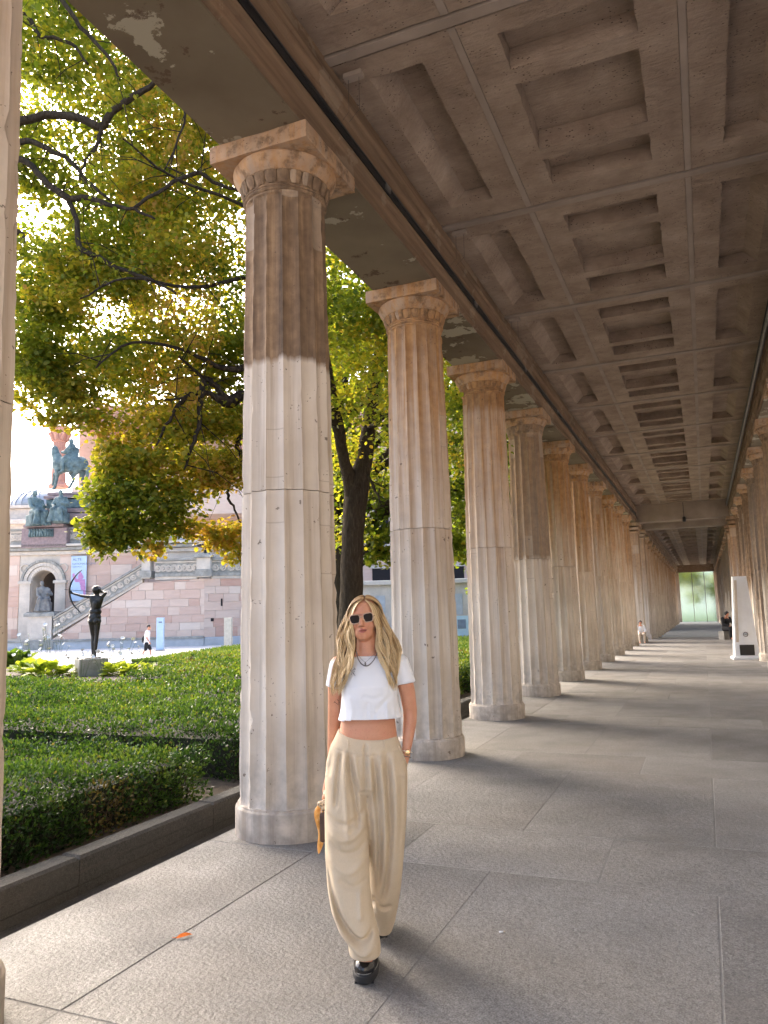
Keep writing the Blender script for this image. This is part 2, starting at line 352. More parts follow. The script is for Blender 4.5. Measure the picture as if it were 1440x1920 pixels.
def abacus_mesh():
    m = MB(); h = .4516; m.box((0, 0, (ZA0+ZA1)/2), (2*h, 2*h, ZA1-ZA0)); me = m.mesh('abacus', M_COL)
    bm = bmesh.new(); bm.from_mesh(me); bmesh.ops.subdivide_edges(bm, edges=bm.edges[:], cuts=7, use_grid_fill=True)
    r_ = random.Random(3)
    for v in bm.verts:
        e = sum(1 for c_, lim in ((abs(v.co.x), h), (abs(v.co.y), h)) if c_ > lim-1e-4)+(1 if (v.co.z < ZA0+1e-4 or v.co.z > ZA1-1e-4) else 0)
        if e >= 2: v.co.x *= 1-r_.random()*.018; v.co.y *= 1-r_.random()*.018
    bm.to_mesh(me); bm.free(); return me
ME_AB = abacus_mesh()
def leaf_tongue():       # one tongue of the carved band
    m = MB(); 
    for (r, z, w) in ((.340, 5.062, .030), (.352, 5.085, .043), (.362, 5.115, .048), (.371, 5.142, .046), (.373, 5.156, .040)):
        m.V += [(r*math.cos(a), r*math.sin(a), z) for a in (-w/.36, w/.36)]+[((r+.008)*math.cos(a), (r+.008)*math.sin(a), z) for a in (-.5*w/.36, .5*w/.36)]
    for i in range(4):
        a, b = i*4, i*4+4; m.F += [(a, a+2, b+2, b), (a+2, a+3, b+3, b+2), (a+3, a+1, b+1, b+3)]
    m.F += [(16, 18, 19, 17), (0, 1, 3, 2)]
    return smooth_mesh(m, 'carved_tongue', 50)
ME_TONGUE = leaf_tongue(); NTONG = 22
def band_mesh():
    m = MB(); vs = [v.co.copy() for v in ME_TONGUE.vertices]; fs = [tuple(p.vertices) for p in ME_TONGUE.polygons]
    for i in range(NTONG):
        R_ = Matrix.Rotation(2*math.pi*i/NTONG, 3, 'Z'); m.add([R_ @ v for v in vs], fs)
    return m.mesh('carved_band', M_COL)
ME_BAND = band_mesh()
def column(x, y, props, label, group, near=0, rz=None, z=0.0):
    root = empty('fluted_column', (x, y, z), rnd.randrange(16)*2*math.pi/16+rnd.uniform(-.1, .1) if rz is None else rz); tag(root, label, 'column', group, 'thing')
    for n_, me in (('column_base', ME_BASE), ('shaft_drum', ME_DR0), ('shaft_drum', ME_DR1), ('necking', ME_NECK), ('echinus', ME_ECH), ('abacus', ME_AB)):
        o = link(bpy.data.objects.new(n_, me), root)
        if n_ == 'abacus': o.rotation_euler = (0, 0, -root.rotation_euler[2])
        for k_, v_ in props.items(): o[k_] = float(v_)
        if n_ in ('echinus', 'abacus'): o['ochre_glow'] = max(.75, props['ochre_glow']); o['stain'] = max(.25, props['stain']*.5); o['stain_soft'] = 1.5
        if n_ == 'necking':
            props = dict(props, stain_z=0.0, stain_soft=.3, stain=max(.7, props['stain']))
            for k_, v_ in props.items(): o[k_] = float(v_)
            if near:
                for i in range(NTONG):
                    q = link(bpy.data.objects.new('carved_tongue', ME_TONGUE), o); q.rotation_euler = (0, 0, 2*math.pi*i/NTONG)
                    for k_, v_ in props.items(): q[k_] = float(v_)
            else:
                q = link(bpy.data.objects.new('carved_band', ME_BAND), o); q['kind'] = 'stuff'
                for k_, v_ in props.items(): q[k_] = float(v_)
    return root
ORD = ['', 'first', 'second', 'third', 'fourth', 'fifth', 'sixth', 'seventh', 'eighth', 'ninth', 'tenth', 'eleventh', 'twelfth', 'thirteenth', 'fourteenth', 'fifteenth', 'sixteenth', 'seventeenth', 'eighteenth']
PR = {-1: dict(stain_z=6, stain_soft=.3, stain=0, ochre_glow=.35), 0: dict(stain_z=3.56, stain_soft=.055, stain=.95, ochre_glow=.12), 1: dict(stain_z=3.9, stain_soft=.9, stain=.85, ochre_glow=.85),
      2: dict(stain_z=4.66, stain_soft=.12, stain=.95, ochre_glow=.9), 3: dict(stain_z=2.5, stain_soft=.12, stain=.75, ochre_glow=.35)}
LB = {-1: 'pale sandstone column cut by the left edge of the picture', 0: 'big fluted column with dark brown upper shaft just behind the woman',
      1: 'second fluted column from the front, pale with orange brown top, right behind the woman', 2: 'third fluted column in the left row, dark band right under its capital',
      3: 'fourth fluted column in the left row, dark grey brown upper half'}
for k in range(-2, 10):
    p = PR.get(k) or dict(stain_z=rnd.uniform(2.6, 4.3), stain_soft=rnd.uniform(.3, 1.2), stain=rnd.uniform(.5, .9), ochre_glow=rnd.uniform(.75, 1.0))
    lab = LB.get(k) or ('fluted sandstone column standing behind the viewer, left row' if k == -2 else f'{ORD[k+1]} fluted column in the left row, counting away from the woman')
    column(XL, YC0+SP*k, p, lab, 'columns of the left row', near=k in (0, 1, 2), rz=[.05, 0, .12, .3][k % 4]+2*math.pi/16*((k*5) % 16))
j = 0
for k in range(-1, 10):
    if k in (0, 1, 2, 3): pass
    p = dict(stain_z=rnd.uniform(.0, 1.8), stain_soft=rnd.uniform(.4, 1.0), stain=rnd.uniform(.8, .97), ochre_glow=rnd.uniform(.0, .25))
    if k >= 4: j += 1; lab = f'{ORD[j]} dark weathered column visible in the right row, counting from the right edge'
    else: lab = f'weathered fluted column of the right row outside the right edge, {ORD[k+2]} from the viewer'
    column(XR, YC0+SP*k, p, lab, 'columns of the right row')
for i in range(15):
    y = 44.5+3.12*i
    column(XL, y, dict(stain_z=rnd.uniform(3.5, 5), stain_soft=.5, stain=.4, ochre_glow=.8), f'{ORD[i+1]} far column beyond the left pilasters, lit warm', 'far columns past the pilasters, left', z=-.29).scale = (1, 1, 1.0534)  # left row: warm light put into the stone colour
    column(XR, y, dict(stain_z=rnd.uniform(1, 3), stain_soft=.8, stain=.7, ochre_glow=.1), f'{ORD[i+1]} far column beyond the right pilasters, in shade', 'far columns past the pilasters, right', z=-.29).scale = (1, 1, 1.0534)  # right row: shade put into the stone colour
# ---- square pilasters with a double beam across
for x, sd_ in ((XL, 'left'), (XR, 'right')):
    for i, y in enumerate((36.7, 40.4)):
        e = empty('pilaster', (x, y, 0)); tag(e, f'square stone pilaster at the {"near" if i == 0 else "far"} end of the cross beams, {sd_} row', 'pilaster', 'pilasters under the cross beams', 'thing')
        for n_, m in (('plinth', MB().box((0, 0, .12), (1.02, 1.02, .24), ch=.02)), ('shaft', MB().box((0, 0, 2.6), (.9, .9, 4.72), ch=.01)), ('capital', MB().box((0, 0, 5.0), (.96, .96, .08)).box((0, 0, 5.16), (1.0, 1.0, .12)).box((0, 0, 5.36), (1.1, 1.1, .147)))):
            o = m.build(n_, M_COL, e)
            for k_, v_ in dict(stain_z=1.5, stain_soft=2.0, stain=.8, ochre_glow=.5).items(): o[k_] = v_
for i, y in enumerate((36.7, 40.4)):
    tag(MB().box(((XL+XR)/2, y, 5.83), (XR-XL-.80, .7, .78), ch=.0).build('cross_beam', M_RIB), f'plain stone beam spanning the passage on pilasters, {"nearer" if i == 0 else "farther"} of two', 'beam', 'cross beams', 'thing')

# ---- architraves (profile in x, z pushed along y); inner mouldings face the passage
def architrave(xc, sgn, y0, y1, dz=0.0, name='architrave'):
    # sgn +1: passage lies towards +x
    P_ = [(-.35, 5.434), (.39, 5.434), (.39, 5.470), (.418, 5.478), (.418, 5.60), (.43, 5.615), (.452, 5.63), (.455, 5.675), (.395, 5.680), (.395, 5.795), (.44, 5.80), (.44, 5.90), (.452, 5.912), (.468, 5.94), (.468, 5.985), (.49, 6.0), (.49, 6.03), (.44, 6.045), (.42, 6.10), (.42, 6.60), (-.50, 6.60), (-.50, 6.25), (-.40, 6.2), (-.40, 5.95), (-.35, 5.93)]
    o = MB().prism([(xc+sgn*x, z+dz) for x, z in P_][::sgn], y0, y1).build(name, M_SOF)
    bm = bmesh.new(); bm.from_mesh(o.data); bmesh.ops.recalc_face_normals(bm, faces=bm.faces); bm.to_mesh(o.data); bm.free()
    return tag(o, kind='structure')
architrave(XL, 1, Y_BACK, 41.0, name='architrave_left'); architrave(XR, -1, Y_BACK, 41.0, name='architrave_right')
architrave(XL, 1, 41.05, Y_END, name='far_architrave_left'); architrave(XR, -1, 41.05, Y_END, name='far_architrave_right')
tag(MB().box((-.65, (Y_BACK+Y_END)/2, 6.72), (6.2, Y_END-Y_BACK, .2)).build('roof', M_RIB), kind='structure')

# ---- coffered ceiling
def hsh(*a): return random.Random(hash(tuple(round(x, 3) for x in a))).uniform(-1, 1)
def coffer(x0, x1, y0, y1, holes, depth, slope=0.0, slope_side=0, seed=0):
    xs, ys = {x0, x1}, {y0, y1}
    for a, b, c, d in holes: xs |= {a, b}; ys |= {c, d}
    def dens(s):
        s = sorted(s); out = [s[0]]
        for a, b in zip(s, s[1:]):
            n = max(1, round((b-a)/.09)); out += [a+(b-a)*i/n for i in range(1, n+1)]
        return out
    xs, ys = dens(xs), dens(ys); m = MB(); idx = {}
    hole = lambda x, y: any(a < x < b and c < y < d for a, b, c, d in holes)
    edge = lambda x, y: any((a-1e-6 <= x <= b+1e-6 and c-1e-6 <= y <= d+1e-6) for a, b, c, d in holes)
    def vid(i, j, up):
        k = (i, j, up)
        if k not in idx:
            x, y = xs[i], ys[j]; jx = jy = 0
            if edge(x, y) and not up: jx, jy = .007*hsh(x, y, seed), .007*hsh(y, x, seed+1)
            jz = .003*hsh(x+y, x, seed+2)
            if up and slope:
                for a, b, c, d in holes:
                    if slope_side < 0 and abs(x-a) < 1e-6: jx += slope
                    if slope_side > 0 and abs(x-b) < 1e-6: jx -= slope
            idx[k] = len(m.V); m.V.append((x+jx, y+jy, (depth if up else 0)+jz))
        return idx[k]
    H = [[hole((xs[i]+xs[i+1])/2, (ys[j]+ys[j+1])/2) for j in range(len(ys)-1)] for i in range(len(xs)-1)]
    nx, ny = len(xs)-1, len(ys)-1
    for i in range(nx):
        for j in range(ny):
            u = H[i][j]; m.F.append((vid(i, j, u), vid(i, j+1, u), vid(i+1, j+1, u), vid(i+1, j, u)))
            if u:
                for (di, dj, a, b) in ((-1, 0, (i, j), (i, j+1)), (1, 0, (i+1, j+1), (i+1, j)), (0, -1, (i+1, j), (i, j)), (0, 1, (i, j+1), (i+1, j+1))):
                    ii, jj = i+di, j+dj
                    if not (0 <= ii < nx and 0 <= jj < ny) or not H[ii][jj]: m.F.append((vid(*a, True), vid(*b, True), vid(*b, False), vid(*a, False)))
    return m
RW = .075
def cell_meshes(sd_):
    y0, y1 = RW, SP-RW
    Ls = coffer(-2.60, -1.565, y0, y1, [(-2.36, -1.87, .345, SP-.425)], .17, .17, -1, sd_)
    Cs = coffer(-1.495, .155, y0, y1, [(-1.2, -.15, .30, .745), (-1.2, -.15, .95, 2.0), (-1.2, -.15, 2.20, 2.70)], .20, 0, 0, sd_+5)
    Rs = coffer(.225, 1.30, y0, y1, [(.535, 1.03, .345, SP-.425)], .17, .17, 1, sd_+9)
    return [m.mesh('coffer_panel', M_CEIL) for m in (Ls, Cs, Rs)]
VAR = [cell_meshes(s) for s in (0, 31, 67)]
me_tr = MB().box((-.65, 0, .02), (3.94, 2*RW-.05, .07), ch=0).mesh('ceiling_rib', M_RIB)
me_lr = MB().box((0, SP/2, .025), (.062, SP-2*RW, .06)).mesh('ceiling_rib', M_RIB)
ceil = MB().box((-.65, (Y_BACK+Y_MID)/2+.5, 6.56), (4.6, Y_MID-Y_BACK+1, .05)).build('ceiling', M_CEIL); tag(ceil, kind='structure')
def ceiling_run(par, ys):
    for n, y in enumerate(ys):
        for me in VAR[n % 3]:
            o = link(bpy.data.objects.new('coffer_panel', me), par); o.location = (0, y, ZC)
        o = link(bpy.data.objects.new('ceiling_rib', me_tr), par); o.location = (0, y, ZC)
        for x in (-1.53, .19):
            o = link(bpy.data.objects.new('ceiling_rib', me_lr), par); o.location = (x, y, ZC)
ceiling_run(ceil, [YC0+SP*k for k in range(-2, 10)])
ceil2 = MB().box((-.65, 68, 6.56), (4.6, 54, .05)).build('far_ceiling', M_CEIL); tag(ceil2, kind='structure')
ceiling_run(ceil2, [41.4+SP*k for k in range(17)])

# ---- strip light track on the left, cable pipe on the right, small boxes on the ceiling
tr = empty('light_track', (XL+.43, 0, 5.738)); tag(tr, 'long black strip light track running along the top of the left columns', 'light track')
MB().box((0, (Y_BACK+36)/2, 0), (.06, 36-Y_BACK, .105)).build('housing', M_DARK, tr)
MB().tube([(.032, y*.5, .02+.012*math.sin(y*1.7)) for y in range(int(Y_BACK*2), 71)], .009, 6).build('cable', M_DARK, tr)
for k in range(0, 12):
    MB().box((.034, YC0+SP*(k-2)+1.2, 0), (.02, .12, .06)).build('clip', M_STEEL, tr)
pp = empty('conduit', (XR-.50, 0, 5.90)); tag(pp, 'grey conduit pipe with brackets along the top of the right columns', 'pipe')
MB().tube([(0, Y_BACK, 0), (0, 36, 0)], .035, 10).build('pipe', M_STEEL, pp, smooth=True)
MB().tube([(-.02, Y_BACK, .10), (-.02, 36, .10)], .012, 8).build('cable', M_DARK, pp, smooth=True)
for k in range(52): MB().box((.01, Y_BACK+.5+k*.74, .05), (.05, .03, .16)).build('bracket', M_STEEL, pp)
for i, (u, v) in enumerate(((663, 146), (862, 440), (965, 602))):
    p = gnd(u, v, ZC-.05); e = empty('sensor_box', (p.x, p.y, ZC)); tag(e, f'small grey box hanging under the left side of the ceiling, {("nearest","middle","farthest")[i]} of three', 'box', 'boxes under the ceiling')
    MB().box((0, 0, -.03), (.17, .08, .05), ch=.008).build('housing', M_RIB, e)
    for d in (-.05, .05): MB().tube([(d, 0, -.05), (d-.01, .02, -.34), (d-.12, .04, -.42)], .0018, 4).build('wire', M_DARK, e)
e = empty('pendant_lamp', ((XL+XR)/2+.1, 36.2, 5.44)); tag(e, 'small dark lamp hanging in front of the nearer cross beam', 'lamp')
MB().tube([(0, 0, .75), (0, 0, .1)], .012, 6).build('rod', M_DARK, e); MB().lathe([(.03, .12), (.07, .08), (.08, -.08), (.06, -.12)], 16).build('lamp_body', M_DARK, e, smooth=True)

# ---- glass screen at the far end
gs = empty('glass_screen', (-.65, Y_END, -.29)); tag(gs, 'tall glass screen closing the far end of the passage', 'glass screen')
t = NT('greenish_glass'); t.b.inputs['Base Color'].default_value = (.50, .66, .66, 1); t.b.inputs['Roughness'].default_value = .22; t.b.inputs['Transmission Weight'].default_value = 1.0; t.b.inputs['IOR'].default_value = 1.3; M_GLASS = t.m
for i, (a, b) in enumerate(((-1.95, -.52), (-.46, .8), (.86, 1.95))): MB().box(((a+b)/2, 0, 2.85), (b-a, .03, 5.7)).build('pane', M_GLASS, gs)
for x in (-2.0, -.49, .83, 2.0): MB().box((x, 0, 2.85), (.055, .09, 5.7)).build('mullion', M_STEEL, gs)
tag(MB().box((-.65, Y_END-.3, 5.86), (4.1, .5, .9)).build('end_lintel', M_SOF), 'plain lintel above the glass screen at the far end', 'beam', None, 'thing')
for x, n_ in ((-2.75, 'left'), (1.45, 'right')):
    o = MB().box((x, Y_END-.5, 2.57), (.5, .8, 5.72)).build('end_pier', M_COL); tag(o, f'narrow stone pier on the {n_} of the glass screen', 'pier', None, 'thing')
    for k_, v_ in dict(stain_z=1.5, stain_soft=2.0, stain=.5, ochre_glow=.4).items(): o[k_] = v_

# ---- kerb wall between gutter and garden
kw = empty('kerb_wall', (0, 0, 0)); tag(kw, 'low two course dark granite kerb wall edging the hedge garden', 'kerb', None, 'thing')
for i in range(-4, 26):
    y = 1.02+1.42*i
    for (z0, z1, xf, ch_) in ((-.16, -.045, 0.0, .004), (-.04, .13, .0, .018)):
        o = MB().box((0, 0, (z0+z1)/2), (.17, 1.412, z1-z0), ch=ch_).build('kerb_stone', M_KERB, kw); o.location = (-3.838+xf+rnd.uniform(-.002, .002), y+.71, rnd.uniform(-.002, .002))
    o = MB().box((0, 0, .036), (.012, 1.412, .012)).build('kerb_bead', M_KERB, kw); o.location = (-3.752, y+.71, 0)
# ------------------------------------------------------------------ leaves
LEAF_T = np.array([(0, 0, 0), (-.46, .30, .07), (-.34, .72, .05), (0, 1.0, -.04), (.34, .72, .05), (.46, .30, .07)], np.float32)
BOX_T = np.array([(0, 0, 0), (-.30, .35, .08), (-.26, .7, .08), (0, 1.0, 0), (.26, .7, .08), (.30, .35, .08)], np.float32)
BLADE_T = np.array([(-.05, 0, 0), (-.05, .4, .05), (-.03, .8, .16), (0, 1.0, .26), (.03, .8, .16), (.05, .4, .05)], np.float32)
LEAF_Q = np.array([(0, 1, 2, 3), (0, 3, 4, 5)], np.int32)
def frames(dirs, ups):
    y = dirs/np.linalg.norm(dirs, axis=1, keepdims=True); z = ups-y*np.sum(ups*y, 1, keepdims=True); z /= np.linalg.norm(z, axis=1, keepdims=True)+1e-9
    return np.stack([np.cross(y, z), y, z], 1)          # rows: x, y, z axes
def leaf_arrays(P, dirs, ups, size, T=LEAF_T):
    Fm = frames(dirs, ups); V = P[:, None, :]+np.einsum('kc,ncd->nkd', T, Fm)*size[:, None, None]
    n = len(P); Q = (LEAF_Q[None]+(np.arange(n)*6)[:, None, None]).reshape(-1, 4)
    return V.reshape(-1, 3), Q
def leaf_mesh(name, P, dirs, ups, size, tint, mat, T=LEAF_T):
    V, Q = leaf_arrays(P, dirs, ups, size, T); return np_mesh(name, V, Q, mat, attrs={'tint': np.repeat(np.clip(tint, 0, 1), 6)})
def wav(P, s, seed=0):       # cheap smooth noise, about -1..1
    r_ = np.random.default_rng(seed); o = np.zeros(len(P))
    for i in range(5):
        d = r_.normal(size=3); d /= np.linalg.norm(d); o += np.sin(P @ d*s*(1+.45*i)+r_.uniform(0, 6.28))/(1+.4*i)
    return o/2.2
def rdir(n): d = rng.normal(size=(n, 3)); return d/np.linalg.norm(d, axis=1, keepdims=True)

# ------------------------------------------------------------------ garden ground
def poly_sheet(name, pts, z, mat, th=.3, kind='structure'):
    m = MB(); n = len(pts); m.add([(x, y, z) for x, y in pts]+[(x, y, z-th) for x, y in pts], [tuple(range(n)), tuple(range(2*n-1, n-1, -1))]+[(i, i+n, (i+1) % n+n, (i+1) % n) for i in range(n)])
    o = m.build(name, mat); bm = bmesh.new(); bm.from_mesh(o.data); bmesh.ops.recalc_face_normals(bm, faces=bm.faces); bm.to_mesh(o.data); bm.free()
    return tag(o, kind=kind)
GARDEN = [(-3.925, -8), (-3.925, 95), (-16, 95), (-21, 60), (-23.6, 34.5), (-19.6, 22.5), (-23.5, 19), (-25, 9), (-18, -8)]
poly_sheet('garden_bed', GARDEN, .035, M_SOIL, .42)

M_BOX = mat_leaf('box_leaf', [(0, (.007, .016, .005)), (.30, (.026, .065, .012)), (.55, (.066, .130, .021)), (.78, (.145, .20, .034)), (.9, (.20, .21, .05)), (1, (.10, .06, .03))], .25, .42)
M_CORE = mat_plain('hedge_inside', (.020, .022, .012), .98, var=.5, scale=30, bump=.6)
M_TWIG = mat_plain('twigs', (.07, .05, .035), .95, var=.4, scale=20)
def hedge(name, label, x0, x1, y0, y1, z0, z1, n, size, tint, seed, view_x=None, dead=None):
    """clipped box hedge: shell of small leaves round a dark twiggy core"""
    root = empty(name, ((x0+x1)/2, (y0+y1)/2, z0)); tag(root, label, 'hedge', 'clipped box hedges'); O = np.array(root.location)
    ins = .13
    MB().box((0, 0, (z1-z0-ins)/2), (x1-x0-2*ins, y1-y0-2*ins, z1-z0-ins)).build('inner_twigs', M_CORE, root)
    r_ = np.random.default_rng(seed); h = z1-z0
    At, Af, Ar = (x1-x0)*(y1-y0), (y1-y0)*h, (x1-x0)*h
    ks = r_.choice(4, n, p=np.array([At, Af*2.0, Ar, Ar])/(At+Af*2.0+2*Ar)); P = np.empty((n, 3)); N = np.zeros((n, 3))
    a, b = r_.random(n), r_.random(n)
    for k in range(4):
        s = ks == k
        if k == 0: P[s] = np.c_[x0+a[s]*(x1-x0), y0+b[s]*(y1-y0), np.full(s.sum(), z1)]; N[s] = (0, 0, 1)
        if k == 1: P[s] = np.c_[np.full(s.sum(), x1), y0+a[s]*(y1-y0), z0+b[s]*h]; N[s] = (1, 0, .25)
        if k == 2: P[s] = np.c_[x0+a[s]*(x1-x0), np.full(s.sum(), y0), z0+b[s]*h]; N[s] = (0, -1, .25)
        if k == 3: P[s] = np.c_[x0+a[s]*(x1-x0), np.full(s.sum(), y1), z0+b[s]*h]; N[s] = (0, 1, .25)
    # round the top edges
    ex = np.maximum(0, .24-(x1-P[:, 0]))+np.maximum(0, .2-(P[:, 1]-y0))+np.maximum(0, .2-(y1-P[:, 1])); P[:, 2] -= np.where(ks == 0, ex*.6, 0); P[:, 0] -= np.where(ks == 1, np.maximum(0, P[:, 2]-z1+.14)*.8, 0)
    lump = wav(P, 4.2, seed)*.075+wav(P, 8, seed+9)*.045+wav(P, 17, seed+1)*.035+np.where(r_.random(n) < .06, r_.random(n)*.07, 0)
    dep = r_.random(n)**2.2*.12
    P += N*(lump-dep)[:, None]+r_.normal(size=(n, 3))*.012
    if view_x is not None: P = P[:]; 
    d = N*.8+rdir(n)*.8+np.array([0, 0, .35]); up = N+rdir(n)*.7
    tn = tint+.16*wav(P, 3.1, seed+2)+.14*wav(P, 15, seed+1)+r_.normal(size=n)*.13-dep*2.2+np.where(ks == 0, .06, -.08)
    if dead is not None:
        dd = np.linalg.norm(P-np.array(dead[:3]), axis=1); keep = ~((dd < dead[3]) & (r_.random(n) < .42)); tn = np.where(dd < dead[3]*1.15, np.where(r_.random(n) < .5, .97, tn), tn)
    else: keep = np.ones(n, bool)
    tn = np.where(r_.random(n) < .012, .95, tn)
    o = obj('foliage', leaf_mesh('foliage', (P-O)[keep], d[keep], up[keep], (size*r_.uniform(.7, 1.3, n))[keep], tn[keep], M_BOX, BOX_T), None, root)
    tw = MB()
    for i in range(int(40*(y1-y0))):
        y = r_.uniform(y0+.05, y1-.05); zt = r_.uniform(.1, h*.8); p = Vector((x1-r_.uniform(.08, .2), y, z0))-Vector(O)
        tw.tube([p, p+Vector((r_.uniform(-.02, .08), r_.uniform(-.06, .06), zt*.5)), p+Vector((r_.uniform(.0, .13), r_.uniform(-.12, .12), zt))], [.006, .005, .002], 4, cap=False)
    tw.build('stems', M_TWIG, root)
    return root
# rows
hedge('box_hedge', 'nearest box hedge, dark green with a bare brown patch, along the kerb wall', -8.4, -4.20, 1.6, 5.75, .03, .47, 64000, .028, .40, 1, dead=(-4.15, 4.62, .22, .24))
hedge('box_hedge', 'second box hedge from the kerb corner, beside the big column', -11.0, -4.22, 6.35, 8.55, .03, .53, 36000, .034, .42, 2)
hedge('box_hedge', 'third box hedge row, its brownish front edge across the garden', -13.5, -4.3, 9.35, 11.8, .03, .46, 27000, .045, .50, 3)
hedge('box_hedge', 'fourth box hedge row, lighter green, in front of the archer plinth', -11.3, -4.4, 12.7, 16.4, .03, .52, 24000, .055, .57, 4)
hedge('box_hedge', 'farthest box hedge, yellow green, just before the lawn', -14.2, -4.5, 17.3, 21.5, .03, .46, 20000, .07, .70, 5)
# ---- lawn beyond the hedges
M_GRASS = mat_leaf('grass_blade', [(0, (.03, .06, .012)), (.4, (.07, .125, .022)), (.7, (.14, .19, .04)), (1, (.22, .22, .07))], .3, .6)
def in_poly(P, poly):
    x, y = P[:, 0], P[:, 1]; c = np.zeros(len(P), bool); n = len(poly)
    for i in range(n):
        (x1, y1), (x2, y2) = poly[i], poly[(i+1) % n]
        with np.errstate(divide='ignore', invalid='ignore'): c ^= ((y1 > y) != (y2 > y)) & (x < (x2-x1)*(y-y1)/(y2-y1+1e-12)+x1)
    return c
LAWN = [(-4.1, 22.2), (-4.1, 75), (-16, 75), (-21, 58), (-23.3, 34.3), (-19.4, 22.2)]
gm = NT('turf'); co = gm.coord(); poly_sheet('lawn', LAWN, .07, gm.done(gm.ramp(gm.noise(co, 3, 6, .7), [(.3, (.05, .09, .02)), (.7, (.12, .16, .04))]), .95, gm.bump(gm.noise(co, 40, 3), .8, .03)), .06)
P = np.c_[rng.uniform(-23.5, -4.1, 60000), 22.2+rng.random(60000)**1.7*50, np.full(60000, .07)]; P = P[in_poly(P, LAWN)]; n = len(P)
go = obj('grass', leaf_mesh('grass', P, rdir(n)*.5+np.array([0, 0, 1]), rdir(n), rng.uniform(.10, .17, n), .5+.25*wav(P, .8, 3)+rng.normal(size=n)*.12, M_GRASS, BLADE_T*np.array([3.2, 1, 1], np.float32)))
tag(go, 'short sunny grass of the lawn beyond the hedges', 'grass', kind='stuff')

# ---- hosta-like leafy plants and white flowers by the archer
M_HOSTA = mat_leaf('hosta_leaf', [(0, (.06, .11, .015)), (.5, (.20, .27, .03)), (1, (.36, .40, .06))], .35, .45)
M_PETAL = mat_plain('white_petal', (.80, .79, .76), .6, var=.05)
M_STALK = mat_plain('stalk', (.09, .13, .04), .8)
def rosette(x, y, z, r, n, label, grp, seed, tint=.6):
    root = empty('leafy_plant', (x, y, z)); tag(root, label, 'plant', grp); r_ = np.random.default_rng(seed)
    az = r_.uniform(0, 6.28, n); el = r_.uniform(.15, 1.2, n); d = np.c_[np.cos(az)*np.cos(el), np.sin(az)*np.cos(el), np.sin(el)]
    P = d*r*r_.uniform(.2, .75, n)[:, None]; P[:, 2] = np.abs(P[:, 2])*.8
    d[:, 2] -= .3
    obj('foliage', leaf_mesh('foliage', P, d, np.array([0, 0, 1])+rdir(n)*.3, r*r_.uniform(.35, .6, n), tint+r_.normal(size=n)*.2, M_HOSTA), None, root)
    st = MB()
    for i in range(0, n, 4): st.tube([(0, 0, 0), tuple(P[i]*.6), tuple(P[i])], .004*r/.4, 4, cap=False)
    st.build('stems', M_STALK, root); return root
q = gnd(22, 1385, .2); rosette(q.x, q.y, .04, .30, 60, 'yellow green broad leaved plant poking between near hedges by the left column', None, 20, .7)
AR = at(171, 1250, 22.6)
for i, (u, v, r) in enumerate(((45, 1262, .55), (82, 1266, .6), (118, 1264, .5), (215, 1262, .5), (246, 1262, .45), (62, 1255, .5), (275, 1258, .35))):
    q = gnd(u, v, .1)
    lab = ['bright leafy clump nearest the left column, in front of the court', 'broad bright green clump halfway between left column and archer', 'yellow green clump at the left side of the archer plinth', 'green clump touching the right side of the archer plinth', 'small bright clump two steps right of the archer plinth', 'leafy clump behind the broad one left of the archer', 'lone low bright clump right of the plinth on the hedge top'][i]
    rosette(q.x, q.y, .05, r, 70, lab, 'leafy plants round the archer', 30+i, .45+.07*i)
def flower_plant(x, y, z, n, h, sp, label, seed):
    root = empty('flowering_plant', (x, y, z)); tag(root, label, 'flowers', 'white flowers round the archer'); r_ = random.Random(seed); st = MB(); me_f = None
    for i in range(n):
        a = r_.uniform(0, 6.28); rr = sp*math.sqrt(r_.random()); b = Vector((rr*.4*math.cos(a), rr*.4*math.sin(a), 0)); tp = Vector((rr*math.cos(a), rr*math.sin(a), h*r_.uniform(.5, 1.0)))
        st.tube([b, (b+tp)/2+Vector((0, 0, .1)), tp], .005, 4, cap=False)
        if FLW[0] is None:
            m = MB()
            for k in range(6):
                an = k*math.pi/3; ca, sa = math.cos(an), math.sin(an); L = .055; w = .024
                m.add([(0, 0, 0), (L*.6*ca-w*sa, L*.6*sa+w*ca, .012), (L*ca, L*sa, .02), (L*.6*ca+w*sa, L*.6*sa-w*ca, .012)], [(0, 1, 2, 3)])
            FLW[0] = m.mesh('blossom', M_PETAL)
        o = link(bpy.data.objects.new('blossom', FLW[0]), root); o.location = tp; o.rotation_euler = (r_.uniform(-.9, .9), r_.uniform(-.9, .9), 0); s_ = r_.uniform(.8, 1.35); o.scale = (s_, s_, s_)
    st.build('stems', M_STALK, root)
FLW = [None]
for i, (u, v, n, h, sp) in enumerate(((62, 1262, 12, 1.25, .55), (100, 1262, 16, 1.5, .5), (150, 1268, 9, .75, .45), (200, 1266, 9, .75, .4), (222, 1262, 14, 1.15, .5), (30, 1260, 8, .9, .4), (250, 1260, 8, .8, .4))):
    q = gnd(u, v, .05)
    flower_plant(q.x, q.y, .04, n, h, sp, ['tall white flowers left of the archer, nearest the stairs pedestal', 'tallest white flower spray beside the seated stone figure', 'white flowers against the left front face of the archer plinth', 'white flowers at the right front corner of the archer plinth', 'white flower spray right of the archer legs', 'white flowers on the green bush at the left column', 'sparse white flowers right of the plinth towards the walking man'][i], 50+i)
q = gnd(28, 1240, .1); r0 = rosette(q.x, q.y, -.3, 1.0, 200, 'round dark green bush at the left edge behind the flowers', None, 77, .1)

